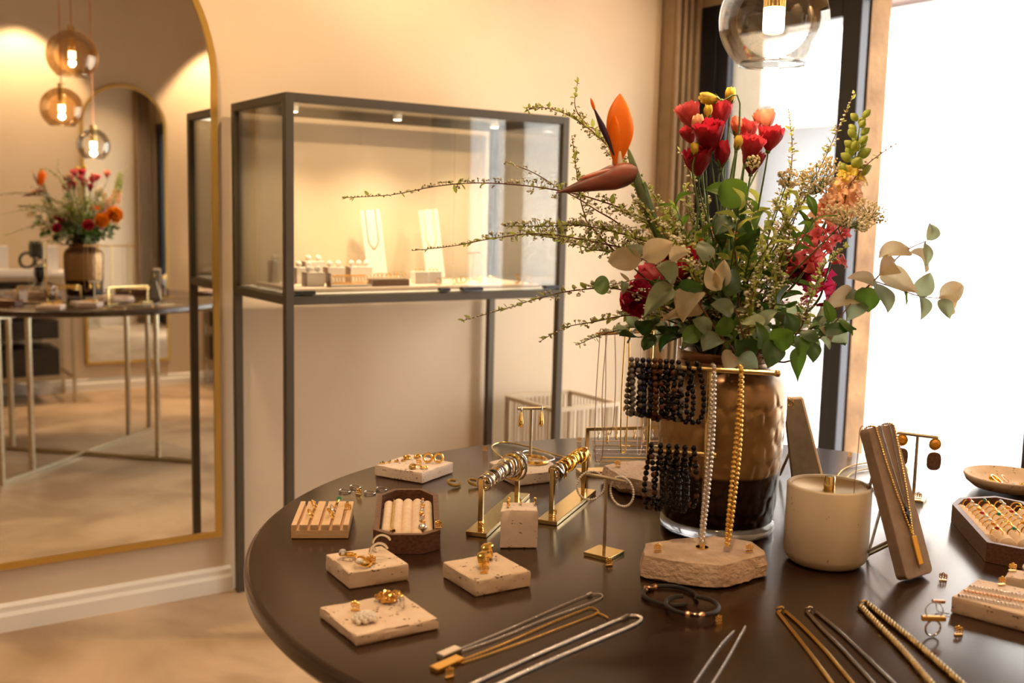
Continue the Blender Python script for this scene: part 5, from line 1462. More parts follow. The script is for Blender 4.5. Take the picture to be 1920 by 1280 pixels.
euca('eucalyptus sprig of small round leaves over the front rim of the vase', [(-0.0825, -2.4506, 1.1290), (-0.1230, -2.4667, 1.1640), (-0.1479, -2.4592, 1.1831), (-0.1661, -2.4459, 1.1900)], [
    ((-0.1221, -2.4684, 1.1566), (-0.1453, -2.4804, 1.1332), .8, 'leaf_cream', 'egg'), ((-0.1421, -2.4642, 1.1759), (-0.1767, -2.4670, 1.1631), .9, 'leaf_euca', 'round'), ((-0.1419, -2.4638, 1.1796), (-0.1386, -2.4739, 1.2088), .9, 'leaf_mid', 'round'),
    ((-0.1540, -2.4548, 1.1851), (-0.1787, -2.4478, 1.2018), .8, 'leaf_euca', 'round'), ((-0.1649, -2.4468, 1.1893), (-0.1924, -2.4429, 1.1722), .8, 'leaf_mid', 'round'), ((-0.1144, -2.4746, 1.1494), (-0.1084, -2.5047, 1.1379), .8, 'leaf_euca', 'round')])
euca('eucalyptus sprig of dark round leaves at the right of the vase mouth', [(-0.0761, -2.4549, 1.1291), (-0.0858, -2.4917, 1.1650), (-0.0741, -2.5094, 1.1815), (-0.0492, -2.5256, 1.1859)], [
    ((-0.0859, -2.4922, 1.1613), (-0.1054, -2.4976, 1.2002), .6, 'leaf_mid', 'egg'), ((-0.0837, -2.5040, 1.1738), (-0.0723, -2.5340, 1.1878), 1.0, 'leaf_mid', 'round'), ((-0.0775, -2.5082, 1.1740), (-0.1038, -2.5198, 1.1397), .75, 'leaf_dark', 'egg'),
    ((-0.0617, -2.5175, 1.1833), (-0.0615, -2.5133, 1.2128), .9, 'leaf_dark', 'round'), ((-0.0492, -2.5256, 1.1859), (-0.0362, -2.5479, 1.1765), .8, 'leaf_dark', 'round'), ((-0.0525, -2.5239, 1.1821), (-0.0587, -2.5360, 1.1539), .8, 'leaf_mid', 'egg'), ((-0.0840, -2.4712, 1.1472), (-0.1207, -2.4791, 1.1728), .9, 'leaf_dark', 'round')])

# ---------------------------------------------------------------- jewellery
random.seed(5)
def chain_mb(pts, style, s, closed=False, phase=0.0):
    mb = MB(); P = [Vector(p) for p in pts]
    if style == 'cord':
        mb.tube(P, s, 8, closed)
    elif style == 'bead':
        for p in resample(P, s * 1.02): mb.sph(p, s * 0.5, 7, 5)
    elif style == 'link':
        Q = resample(P, s * 0.72)
        for k in range(len(Q) - 1):
            t = (Q[k + 1] - Q[k]).normalized()
            a = t.cross(Vector((0.1, 0.2, 1)));
            a = a.normalized() if a.length > .05 else Vector((1, 0, 0))
            b = t.cross(a)
            n_ = a if k % 2 else b
            w = n_.cross(t)
            c = Q[k]
            nn, mm = 8, 4
            vs = []
            for i in range(nn):
                q = 2 * pi * i / nn
                o_ = t * (s * 0.5 * math.cos(q)) + w * (s * 0.30 * math.sin(q)); on = o_.normalized()
                for j in range(mm):
                    r_ = 2 * pi * j / mm
                    vs.append(c + o_ + on * (s * .13 * math.cos(r_)) + n_ * (s * .13 * math.sin(r_)))
            mb.add(vs, [(i * mm + j, ((i + 1) % nn) * mm + j, ((i + 1) % nn) * mm + (j + 1) % mm, i * mm + (j + 1) % mm) for i in range(nn) for j in range(mm)])
    elif style == 'rope':
        Q = resample(P, s * 0.35)
        for h in range(3):
            H = []
            for k in range(len(Q)):
                t = (Q[min(len(Q) - 1, k + 1)] - Q[max(0, k - 1)]).normalized()
                a = t.cross(Vector((0.1, 0.2, 1))); a = a.normalized() if a.length > .05 else Vector((1, 0, 0)); b = t.cross(a)
                q = k * 0.75 + h * 2 * pi / 3
                H.append(Q[k] + (a * math.cos(q) + b * math.sin(q)) * (s * .32))
            mb.tube(H, s * .30, 5)
    return mb
def chain(name, label, cat, pts, style, s, m, group=None, closed=False):
    P = [Vector(p) for p in pts]
    c = P[0].copy()
    o = chain_mb([p - c for p in P], style, s, closed).obj(name, M[m], None, c, angle=0)
    return tag(o, label, cat, group)
def up_(p, dz): return Vector(p) + Vector((0, 0, dz))
def chain_thing(label, cat, strands, style, s, m, lift=0.002, name='necklace'):
    base = Vector(strands[0][0])
    t = thing(name, label, cat, base)
    for st in strands:
        P = spline([up_(p, lift) for p in st], 30)
        chain_mb([p - base for p in P], style, s).obj('chain', M[m], t, angle=0)
    return t, base
def lie(h=0): return HT + E0 + h

# chains lying on the table in the foreground
t, b = chain_thing('fine silver necklace with a pale rectangular tag, farthest of the three left chains', 'necklace',
    [[(-0.6025, -2.5323, 0.8481), (-0.5227, -2.5126, 0.8481), (-0.4333, -2.4873, 0.8481), (-0.3752, -2.4725, 0.8481), (-0.3541, -2.4738, 0.8481), (-0.3541, -2.4849, 0.8481), (-0.3790, -2.4941, 0.8481), (-0.4661, -2.5100, 0.8481), (-0.5402, -2.5277, 0.8481), (-0.6044, -2.5378, 0.8481)]], 'link', 0.0030, 'silver')
ax = (Vector((-0.6025, -2.5323, 0.8481)) - Vector((-0.6290, -2.5396, 0.8481))); an = math.atan2(ax.y, ax.x)
MB().box(Vector((-0.6166, -2.5372, 0.8481)) - b + Vector((0, 0, .0035)), (0.030, 0.012, 0.006), an).obj('tag', M['silver'], t, smooth=False, bevel=.0008)
MB().box(Vector((-0.3668, -2.4730, 0.8481)) - b + Vector((0, 0, .003)), (0.010, 0.004, 0.004), an).obj('clasp', M['silver'], t, smooth=False, bevel=.001)
t, b = chain_thing('fine gold necklace with a flat gold bar tag, between the two silver chains', 'necklace',
    [[(-0.6157, -2.5589, 0.8481), (-0.5433, -2.5436, 0.8481), (-0.4578, -2.5207, 0.8481), (-0.4086, -2.5101, 0.8481), (-0.3915, -2.5078, 0.8481), (-0.3923, -2.5238, 0.8481), (-0.4090, -2.5300, 0.8481), (-0.4918, -2.5457, 0.8481), (-0.5599, -2.5577, 0.8481), (-0.6192, -2.5647, 0.8481)], [(-0.3968, -2.5252, 0.8481), (-0.3943, -2.5347, 0.8481), (-0.3950, -2.5482, 0.8481)]], 'link', 0.0034, 'gold_deep')
MB().box(Vector((-0.6326, -2.5599, 0.8481)) - b + Vector((0, 0, .003)), (0.042, 0.013, 0.005), an).obj('tag', M['gold_deep'], t, smooth=False, bevel=.0008)
t, b = chain_thing('thick silver box-chain necklace, nearest of the three left chains', 'necklace',
    [[(-0.6700, -2.6258, 0.8481), (-0.6187, -2.6110, 0.8481), (-0.5394, -2.5916, 0.8481), (-0.4575, -2.5733, 0.8481), (-0.3930, -2.5591, 0.8481), (-0.3649, -2.5561, 0.8481), (-0.3591, -2.5675, 0.8481), (-0.3809, -2.5798, 0.8481), (-0.4499, -2.5940, 0.8481), (-0.5306, -2.6099, 0.8481), (-0.5983, -2.6263, 0.8481), (-0.6526, -2.6391, 0.8481)]], 'rope', 0.0042, 'silver')
MB().box(Vector((-0.3768, -2.5570, 0.8481)) - b + Vector((0, 0, .003)), (0.015, 0.005, 0.005), an).obj('clasp', M['steel'], t, smooth=False, bevel=.001)
chain_thing('short silver double-strand necklace at the bottom middle of the table', 'necklace',
    [[(-0.2910, -2.6559, 0.8481), (-0.3323, -2.6765, 0.8481), (-0.3861, -2.7078, 0.8481), (-0.4605, -2.7526, 0.8481)], [(-0.2677, -2.6527, 0.8481), (-0.3008, -2.6739, 0.8481), (-0.3631, -2.7136, 0.8481), (-0.4438, -2.7627, 0.8481)]], 'link', 0.0038, 'silver')
t, b = chain_thing('gold snake-chain necklace with a ring clasp, left of three on the right foreground', 'necklace',
    [[(-0.1985, -2.6423, 0.8481), (-0.2232, -2.6830, 0.8481), (-0.2595, -2.7424, 0.8481), (-0.3136, -2.8273, 0.8481)], [(-0.1875, -2.6447, 0.8481), (-0.2090, -2.6914, 0.8481), (-0.2398, -2.7491, 0.8481), (-0.2940, -2.8391, 0.8481)]], 'cord', 0.0022, 'gold_deep', .0025)
MB().torus(Vector((-0.1906, -2.6387, 0.8481)) - b + Vector((0, 0, .004)), .0045, .0012, (0.3, .8, .5), 14, 6).obj('clasp', M['gold_deep'], t)
t, b = chain_thing('silver snake-chain necklace, middle of three on the right foreground', 'necklace',
    [[(-0.1638, -2.6587, 0.8481), (-0.1918, -2.7054, 0.8481), (-0.2256, -2.7678, 0.8481), (-0.2744, -2.8510, 0.8481)], [(-0.1543, -2.6643, 0.8481), (-0.1788, -2.7188, 0.8481), (-0.2118, -2.7828, 0.8481), (-0.2547, -2.8629, 0.8481)]], 'cord', 0.0022, 'steel', .0025)
MB().torus(Vector((-0.1586, -2.6577, 0.8481)) - b + Vector((0, 0, .004)), .0045, .0012, (0.3, .8, .5), 14, 6).obj('clasp', M['silver'], t)
t, b = chain_thing('heavy dark gold rope necklace, right of three on the right foreground', 'necklace',
    [[(-0.0920, -2.6844, 0.8481), (-0.1205, -2.7285, 0.8481), (-0.1641, -2.7978, 0.8481), (-0.2227, -2.8823, 0.8481)], [(-0.0763, -2.6830, 0.8481), (-0.1042, -2.7381, 0.8481), (-0.1424, -2.8108, 0.8481), (-0.1930, -2.9002, 0.8481)]], 'rope', 0.0072, 'antique', .0042)
MB().torus(Vector((-0.0828, -2.6813, 0.8481)) - b + Vector((0, 0, .005)), .0045, .0014, (0.3, .8, .5), 14, 6).obj('clasp', M['brass'], t)

# leather bracelets
def leather_b(label, c, rad, ang, lift):
    t = thing('leather_bracelet', label, 'bracelet', up_(c, lift))
    gap = 0.55
    MB().torus((0, 0, .0032), rad, .0030, (0, 0, 1), 48, 8, arc=1 - gap / (2 * pi), start=ang + gap / 2).obj('cord', M['leather'], t)
    e1 = Vector((rad * math.cos(ang + gap / 2), rad * math.sin(ang + gap / 2), .0032)); e2 = Vector((rad * math.cos(ang - gap / 2), rad * math.sin(ang - gap / 2), .0032))
    md = (e1 + e2) / 2 * 1.04
    MB().tube([e1 + (e1 - md) * .3, e1, e1 + (md - e1) * .35], [.0038, .0042, .0035], 10).tube([e2 + (e2 - md) * .3, e2, e2 + (md - e2) * .35], [.0038, .0042, .0035], 10).obj('end_cap', M['rose_gold'], t)
    MB().torus(md + Vector((0, 0, .001)), .0062, .0015, (.3, .2, 1), 16, 6, flat=1).obj('clasp', M['rose_gold'], t)
    return t
leather_b('black leather bracelet with a rose-gold clasp, left of the crossed pair', (-0.2790, -2.5311, 0.8481), 0.0345, 1.75, 0.0006)
leather_b('black leather bracelet with a silver-pink clasp, right of the crossed pair', (-0.2904, -2.5839, 0.8481), 0.0325, 4.05, 0.0070)

# rings -----------------------------------------------------------------------------------
def ring(name, label, cat, loc, Rr, r, nrm, m, group=None, stone=None, sdir=None, ss=0.003, flat=1.0, arc=1.0, start=0.0, m_=6):
    nrm = Vector(nrm).normalized()
    mb = MB().torus((0, 0, 0), Rr, r, nrm, 26, m_, arc, flat, start)
    zmin = min(v[2] for v in mb.v)
    if stone:
        t = thing(name, label, cat, up_(loc, 0.0004), 0, group)
        mb.v = [(v[0], v[1], v[2] - zmin) for v in mb.v]
        mb.obj('band', M[m], t)
        d = Vector(sdir).normalized() * (Rr + r * .5)
        MB().sph(d + Vector((0, 0, -zmin)), ss, 8, 6, (1, 1, .8)).obj('stone', M[stone], t, angle=20)
        return t
    mb.v = [(v[0], v[1], v[2] - zmin) for v in mb.v]
    return tag(mb.obj(name, M[m], None, up_(loc, 0.0004)), label, cat, group)
zc = E0 + ZCc; zd = E0 + ZD; ze = E0 + ZE; za = E0 + ZA
ring('signet_ring', 'gold ring with a pale crystal head, rear left on its travertine slab', 'ring', (-0.6047, -2.2462, 0.8714), .0105, .0021, (.25, .3, 1), 'gold', None, 'crystal', (-.8, -.3, .5), .0052, 1.6)
ring('signet_ring', 'gold ring with a round pearl head, front of its travertine slab', 'ring', (-0.5980, -2.2800, 0.8714), .0105, .0020, (.25, -.2, 1), 'gold', None, 'pearl', (-.75, -.55, .3), .0055, 1.6)
for px_, lab in (((-0.5487, -2.2371, 0.8714), 'rear'), ((-0.5681, -2.2674, 0.8714), 'front')):
    ring('open_cuff', 'open silver cuff earring standing on the slab, %s of the pair' % lab, 'earring', px_, .0125, .0019, (-.35, -.9, .35), 'silver', None, None, None, .003, 1.8, .55, 0.4)
ring('chunky_ring', 'chunky gold ring standing rear on the central travertine slab', 'ring', (-0.4392, -2.3372, 0.8700), .0085, .0032, (.7, -.55, .3), 'gold', None, 'gold', (.7, .5, .6), .0055, 2.0)
ring('chunky_ring', 'chunky gold ring standing front on the central travertine slab', 'ring', (-0.4621, -2.3639, 0.8700), .0085, .0032, (.7, -.6, .3), 'gold', None, 'gold', (.7, .5, .5), .0055, 2.0)
# brooches on the thin slab
def brooch(label, loc, m, rad, n, petal=False):
    t = thing('brooch', label, 'brooch', up_(loc, .0005))
    mb = MB()
    if petal:
        for k in range(60):
            a = R(0, 2 * pi); q = R(.1, 1) ** .5
            mb.torus((rad * q * math.cos(a), rad * .8 * q * math.sin(a), .003 + .010 * (1 - q) + R(0, .002)), R(.0018, .0035), .0007, (R(-1, 1), R(-1, 1), 1), 10, 4)
    else:
        for k in range(n):
            a = k * 2.399; q = math.sqrt((k + .5) / n)
            mb.sph((rad * q * math.cos(a), rad * .85 * q * math.sin(a), .0032 + .007 * (1 - q * q)), .0030, 7, 5)
    mb.obj('cluster', M[m], t, angle=20)
    MB().cyl((0, 0, 0), (0, 0, .003), rad * .6, n=16).obj('backing', M['silver' if not petal else 'gold'], t)
brooch('round brooch of white pearls and crystals on the thin travertine slab', (-0.6687, -2.4304, 0.8615), 'pearl', .0145, 34)
brooch('lacy gold filigree brooch on the thin travertine slab', (-0.6148, -2.3853, 0.8615), 'gold_deep', .0175, 0, True)
ring('thin_ring', 'thin silver ring leaning against the gold filigree brooch', 'ring', (-0.6135, -2.4166, 0.8615), .0075, .0009, (.6, -.6, .4), 'silver')
# far pale slab
for px_, py_, lab in ((0, 0, 0),): pass
for p, lab in (((-0.2567, -1.7657, 0.8692), 'rear left'), ((-0.2345, -1.7677, 0.8692), 'rear middle'), ((-0.2829, -1.8375, 0.8692), 'front left'), ((-0.2648, -1.8474, 0.8692), 'front right')):
    ring('knot_earring', 'small gold knot earring lying %s on the far pale slab' % lab, 'earring', p, .0055, .0024, (R(-.3, .3), R(-.3, .3), 1), 'gold', 'gold knots on the far slab')
for p, lab in (((-0.2364, -1.8109, 0.8692), 'left'), ((-0.2187, -1.8205, 0.8692), 'right')):
    ring('hoop_earring', 'chunky gold hoop standing %s of the pair on the far pale slab' % lab, 'earring', p, .0080, .0022, (-.45, -.8, .25), 'gold')
for p, lab in (((-0.3152, -1.7778, 0.8692), 'first'), ((-0.2991, -1.7769, 0.8692), 'second'), ((-0.2837, -1.7756, 0.8692), 'third'), ((-0.2702, -1.7780, 0.8692), 'fourth')):
    o = thing('cluster_stud', 'tiny gold cluster stud, %s from the left edge of the far pale slab' % lab, 'earring', up_(p, .0004))
    mb = MB()
    for k in range(5): mb.sph((R(-.004, .004), R(-.003, .003), .0018), .0018, 7, 5)
    mb.obj('cluster', M['gold'], o, angle=20)
    MB().sph((0.001, 0, .0042), .0014, 7, 5).obj('stone', M['red_stone' if lab in ('third', 'fourth') else 'green_stone'], o)
# slotted block rings
def slot_ring(label, lx, ly, tilt, m, stone=None):
    p = Vector(gl) + Matrix.Rotation(A2, 3, 'Z') @ Vector((lx, ly, hg * .6))
    n_ = Matrix.Rotation(A2, 3, 'Z') @ Vector((1, 0, -tilt))
    ring('slot_ring', label, 'ring', p, .0105, .0013, n_, m, None, stone, Matrix.Rotation(A2, 3, 'Z') @ Vector((tilt, .15, 1)) if stone else None, .0042)
slot_ring('gold ring with pave stones, rear left in the slotted wooden block', slots[1], .028, -0.55, 'gold')
slot_ring('twisted gold ring, front left in the slotted wooden block', slots[1], -.022, -0.6, 'gold')
slot_ring('gold flower ring, front right in the slotted wooden block', slots[3], -.026, -0.6, 'gold', 'gold')
slot_ring('thin silver ring in the middle of the slotted wooden block', slots[3], .004, -0.7, 'silver')
slot_ring('gold ring with a green stone, rear right in the slotted wooden block', slots[3], .036, 0.5, 'gold', 'green_stone')
# bracelets lying in the left walnut tray
ta3 = Vector((tax.x, tax.y, 0)); ts3 = Vector((-tax.y, tax.x, 0)); tc3 = Vector((TC[0], TC[1], HT + E0))
def tray_pt(u, v, z): return tc3 + ta3 * u + ts3 * v + Vector((0, 0, z))
t = thing('chain_bracelet', 'fine gold chain bracelet in the left groove of the suede tray', 'bracelet', tray_pt(-.085, .0232, .018))
b = Vector(t.location)
chain_mb([p - b for p in spline([tray_pt(-.085, .0232, .0225), tray_pt(-.03, .0232, .0225), tray_pt(.04, .0232, .0225), tray_pt(.085, .0232, .023)], 20)], 'link', .0045, ).obj('chain', M['gold'], t, angle=0)
MB().box(tray_pt(-.084, .021, .0245) - b, (.012, .005, .003), tang + .3).obj('clasp', M['gold_deep'], t, smooth=False)
t = thing('charm_bracelet', 'charm bracelet with gold and silver pieces in the right groove of the suede tray', 'bracelet', tray_pt(-.08, -.0232, .018))
b = Vector(t.location)
chain_mb([p - b for p in spline([tray_pt(-.065, -.0232, .0225), tray_pt(0, -.0232, .0225), tray_pt(.08, -.0232, .023)], 20)], 'link', .0038).obj('chain', M['rose_gold'], t, angle=0)
for k in range(9):
    MB().sph(tray_pt(-.05 + k * .0155, -.0232 + R(-.002, .002), .0255) - b, R(.0026, .004), 8, 6).obj('charm', M[('gold', 'silver', 'rose_gold')[k % 3]], t)
MB().sph(tray_pt(-.074, -.0232, .0255) - b, .007, 8, 6, (1, 1, .6)).torus(tray_pt(-.064, -.0232, .0255) - b, .004, .001, (0, 0, 1), 12, 5).obj('clasp', M['silver'], t)

# hoops on the bare table
for p, lab in (((-0.4268, -1.8518, 0.8481), 'leftmost'), ((-0.3981, -1.8348, 0.8481), 'second from left'), ((-0.3932, -1.8826, 0.8481), 'third from left, touching the walnut tray'), ((-0.3640, -1.8703, 0.8481), 'rightmost, beside the walnut tray')):
    ring('silver_hoop', 'slim dark silver hoop flat on the table, ' + lab, 'earring', p, .0098, .0011, (.06, -.04, 1), 'steel', 'slim silver hoops on the table')
for p, lab in (((-0.2378, -1.9108, 0.8481), 'left of the pair'), ((-0.2027, -1.9259, 0.8481), 'right of the pair, by the ring bar')):
    ring('braided_hoop', 'open braided gold hoop lying on the table, ' + lab, 'earring', p, .0115, .0022, (.1, -.25, 1), 'brass_frame', None, None, None, 0, 1.3, .85, .3)

# hoops on the two ring bars
def bar_hoops(rb, n, f, label, group, tmin=.04, tmax=.96):
    _, c, d, L_, z = rb
    for k in range(n):
        q = tmin + (tmax - tmin) * (k + .5) / n
        p = c + d * (L_ * (q - .5))
        mk, Rr, r, lab, fl = f(k, q)
        nv = Vector((d.x + R(-.6, .6), d.y + R(-.6, .6), R(-.25, .25))).normalized()
        o = MB().torus((0, 0, -Rr + .001), Rr, r, nv, 22, 6, 1, fl).obj('hoop_earring', M[mk], None, (p.x, p.y, z + .0042))
        tag(o, lab, 'earring', group)
bar_hoops(rb1, 22, lambda k, q: (('silver', 'steel', 'gold', 'silver')[k % 4], (.0115, .0125, .0120, .0105)[k % 4] * (1.45 if q > .72 else 1), (.0016, .0020, .0017, .0014)[k % 4], ('silver', 'dark silver', 'gold', 'silver')[k % 4] + ' hoop among the jumble on the left ring bar', 1.6),
          None, 'hoops on the left ring bar')
bar_hoops(rb2, 17, lambda k, q: ('gold' if k > 2 else 'silver', .0105 + .0018 * math.sin(k), .0018, ('gold' if k > 2 else 'silver') + ' hoop hanging in the row on the right ring bar', 1.5), None, 'hoops on the right ring bar')
_, c_, d_, L_, z_ = rb2
for q, m_k, lab in ((.10, 'crystal', 'clear crystal drop at the near end of the right ring bar'), (.22, 'blue_stone', 'pale blue stone drop on the right ring bar'), (.38, 'gold', 'long gold drop on the right ring bar')):
    p = c_ + d_ * (L_ * (q - .5))
    t = thing('drop_earring', lab, 'earring', (p.x, p.y, z_))
    MB().torus((0, 0, -.004), .0065, .0009, (d_.x, d_.y, 0), 16, 5).obj('hook', M['gold'], t)
    MB().drop((0, 0, -.010), (0, 0, -.030), .0042, .003, (1, 0, 0), None, 8, 8).obj('drop', M[m_k], t)
# big hoops at the far end of the left ring bar
_, c_, d_, L_, z_ = rb1
for q, m_k, Rr in ((.80, 'gold', .021), (.90, 'steel', .024)):
    p = c_ + d_ * (L_ * (q - .5))
    tag(MB().torus((0, 0, -Rr + .003), Rr, .0022, (d_.x + .3, d_.y - .2, 0), 34, 8).obj('large_hoop', M[m_k], None, (p.x, p.y, z_ + .003)), 'large %s hoop at the far end of the left ring bar' % ('ribbed gold' if m_k == 'gold' else 'dark silver'), 'earring')

# six-sided slab: bangles, gold necklace round the T stand
ring('bangle', 'thick yellow gold bangle lying on the six-sided slab', 'bracelet', (-0.060, -1.905, HT + E0 + ZB), .0275, .0038, (.05, -.05, 1), 'gold_deep')
ring('bangle', 'thin silver bangle leaning on the gold bangle of the six-sided slab', 'bracelet', (-0.052, -1.912, HT + E0 + ZB + .0085), .0315, .0011, (.10, -.10, 1), 'silver')
chain('flat_necklace', 'flat gold collar necklace curling on the table around the T stand', 'necklace', spline([(-0.0495, -1.8427, 0.8511), (-0.0443, -1.7735, 0.8511), (-0.0086, -1.6822, 0.8511), (0.0375, -1.6597, 0.8511), (0.0598, -1.7186, 0.8511), (0.0640, -1.7995, 0.8511), (0.0665, -1.8385, 0.8511), (0.0302, -1.8657, 0.8511)], 40), 'cord', .0019, 'brass')
# drop earrings of the far T stand
tsl = Vector((-0.048, -1.880, zb)); ta = FR + .25
for s in (-1, 1):
    p = tsl + Vector((math.cos(ta), math.sin(ta), 0)) * (.0205 * s) + Vector((0, 0, .100))
    t = thing('drop_earring', 'long gold teardrop earring, %s on the far T stand' % ('left' if s < 0 else 'right'), 'earring', p)
    MB().torus((0, 0, -.001), .0045, .0009, (math.cos(ta), math.sin(ta), 0), 14, 5).obj('hook', M['silver'], t)
    MB().drop((-.0018, 0, -.0055), (-.0022, 0, -.036), .0036, .0034, (0, 1, 0), lambda q: .25 + .75 * math.sin(pi * min(1, q ** 1.6 * .93)) ** .8, 10, 12).drop((.0012, 0, -.0055), (.0022, 0, -.036), .0030, .003, (0, 1, 0), lambda q: .25 + .75 * math.sin(pi * min(1, q ** 1.8 * .93)) ** .8, 10, 12).obj('drop', M['gold'], t)
# pearl hoops on the small T stand
ta = FR - .62; tsl = Vector((-0.2437, -2.3507, HT + E0))
for s in (-1, 1):
    p = tsl + Vector((math.cos(ta), math.sin(ta), 0)) * (.026 * s) + Vector((0, 0, .1155))
    mb = MB(); rr = .0215
    nv = Vector((math.cos(ta + .9 * s + (.5 if s > 0 else .2)), math.sin(ta + .9 * s + (.5 if s > 0 else .2)), 0)); sd = nv.cross(Vector((0, 0, 1)))
    for k in range(38):
        q = 2 * pi * k / 38
        mb.sph(sd * (rr * math.cos(q)) + Vector((0, 0, rr * math.sin(q) - rr + .005)), .0019, 7, 5)
    tag(mb.obj('pearl_hoop', M['pearl'], None, p, angle=0), 'hoop earring of tiny white pearls, %s on the small T stand' % ('left' if s < 0 else 'right'), 'earring')
# citrine and wood earrings on the right T stand
ta = FR - .55; tsl = Vector((0.4349, -2.3922, HT + E0))
for s in (-1, 1):
    p = tsl + Vector((math.cos(ta), math.sin(ta), 0)) * (.028 * s) + Vector((0, 0, .1165)) - AWAY * .005
    t = thing('gem_earring', 'round citrine earring with an oval wooden drop, %s on the right T stand' % ('left' if s < 0 else 'right'), 'earring', p)
    q = (-AWAY).to_track_quat('Z', 'Y')
    MB().sph((0, 0, -.010), .0095, 10, 6, (1, 1, .45), q).obj('citrine', M['amber_stone'], t, angle=10)
    MB().torus((0, 0, -.010), .0100, .0012, -AWAY, 20, 6).obj('setting', M['gold'], t)
    MB().torus((0, 0, -.0225), .0018, .0005, SIDE, 8, 4).obj('link', M['silver'], t)
    pr = [(0.0125 * math.copysign(abs(math.cos(a)) ** .7, math.cos(a)), .0160 * math.copysign(abs(math.sin(a)) ** .7, math.sin(a))) for a in [2 * pi * k / 28 for k in range(28)]]
    mb = MB().prism(pr, -.0016, .0016)
    Mx = basis(SIDE, RISE, -AWAY)
    mb.v = [tuple(Mx.to_3x3() @ Vector(v) + Vector((0, 0, -.0405))) for v in mb.v]
    mb.obj('wooden_drop', M['walnut'], t, smooth=False)
# travertine cube studs
ct = HT + E0 + .0575
for k, (x, y, m_k, lab) in enumerate(((-.343, -2.243, 'gold', 'front left'), (-.334, -2.232, 'gold', 'rear left'), (-.300, -2.252, 'gold', 'right'), (-.318, -2.240, 'crystal', 'middle crystal'))):
    t = thing('huggie_stud', 'tiny %s earring on the travertine cube, %s' % ('gold' if m_k == 'gold' else 'sparkling', lab), 'earring', (x, y, ct + .0003))
    MB().torus((0, 0, .0050), .0040, .0014, (.8, -.5, .2), 14, 6).obj('loop', M['gold'], t)
    MB().sph((0, 0, .0095), .0026, 8, 5).obj('bead', M[m_k], t)

# bracelets laid out behind the low frame
for k, (y0, x0, x1, m_k, st) in enumerate(((830, 1115, 1240, 'rose_gold', 'bead'), (838, 1118, 1250, 'brass', 'cord'), (845, 1116, 1245, 'silver', 'bead'), (853, 1118, 1240, 'silver', 'link'), (860, 1130, 1245, 'gold', 'bead'), (867, 1118, 1232, 'gold', 'link'))):
    A = [(0.2164, -1.7434, 0.8501), (0.1898, -1.7770, 0.8501), (0.1641, -1.8094, 0.8501), (0.1394, -1.8407, 0.8501), (0.1321, -1.8745, 0.8501), (0.1021, -1.8948, 0.8501)][k]
    B = [(0.3675, -1.8235, 0.8501), (0.3342, -1.8599, 0.8501), (0.3058, -1.8909, 0.8501), (0.2734, -1.9182, 0.8501), (0.2483, -1.9425, 0.8501), (0.1906, -1.9376, 0.8501)][k]
    A = up_(A, .0012); B = up_(B, .0012)
    chain('chain_bracelet', '%s bracelet laid straight behind the low brass frame, row %s from the back' % ({'rose_gold': 'rose-gold beaded', 'brass': 'plain gold', 'silver': 'silver', 'gold': 'gold'}[m_k], ('one', 'two', 'three', 'four', 'five', 'six')[k]), 'bracelet', [A, (Vector(A) + Vector(B)) / 2, B], st, (.0030, .0012, .0030, .0040, .0036, .0045)[k], m_k, 'bracelets laid out in rows')
# earrings hung in the low frame
for k in range(11):
    q = .10 + .8 * k / 10
    p = LFA + (LFB - LFA) * q
    t = thing('hanging_earring', 'small %s earring hanging from the low brass frame' % ('gold' if k % 3 else 'silver'), 'earring', p, 0, 'earrings on the low brass frame')
    MB().torus((0, 0, -.003), .0050, .0008, (LFB - LFA).normalized(), 12, 5).obj('hook', M['gold' if k % 3 else 'silver'], t)
    MB().drop((0, 0, -.008), (0, 0, -.020 - .008 * (k % 2)), .003, .002, (1, 0, 0), None, 7, 7).obj('drop', M['gold' if k % 3 else 'crystal'], t)

# necklaces on the tall rear stand
bd = (BKBAR[1] - BKBAR[0])
def hang(label, q, w, drop, style, s, m_k, pendant=None, skew=0.0):
    p = BKBAR[0] + bd * q + Vector((0, 0, .0035))
    u = bd.normalized()
    f = (-AWAY) * .0045; bk = AWAY * .0045
    pts = [p + f * 0 - u * w * .25 + Vector((0, 0, .0005)), p + f - u * w * .3 + Vector((0, 0, -.004)), p + f - u * w * .5 + Vector((0, 0, -drop * .5)), p + f - u * w * .40 + Vector((0, 0, -drop * .93)), p + f + u * skew + Vector((0, 0, -drop)),
           p + f * .6 + u * w * .40 + Vector((0, 0, -drop * .93)), p + f * .6 + u * w * .5 + Vector((0, 0, -drop * .5)), p + f * .6 + u * w * .3 + Vector((0, 0, -.004)), p + u * w * .25 + Vector((0, 0, .0005))]
    t = thing('hanging_necklace', label, 'necklace', p)
    chain_mb([x - p for x in spline(pts, 60)], style, s).obj('chain', M[m_k], t, angle=0)
    if pendant: MB().drop((0, 0, -drop * .62), (0, 0, -drop * .62 - .010), .003, .002, (1, 0, 0), None, 7, 7).obj('pendant', M[pendant], t)
    return t
hang('thin brown-gold necklace, outermost left on the tall rear stand', .055, .022, .232, 'link', .0030, 'cord')
hang('shorter brown-gold necklace, second from left on the tall rear stand', .125, .030, .185, 'link', .0030, 'cord')
hang('flat gold necklace, third from left on the tall rear stand', .270, .016, .222, 'cord', .0014, 'gold', 'gold')
hang('silver necklace, fourth from left on the tall rear stand', .420, .014, .230, 'link', .0032, 'silver')
hang('pale silver necklace behind the beaded bracelets on the tall rear stand', .760, .018, .235, 'cord', .0012, 'silver')
hang('gold and silver rope necklace, outermost right on the tall rear stand', .840, .014, .250, 'rope', .0034, 'brass')

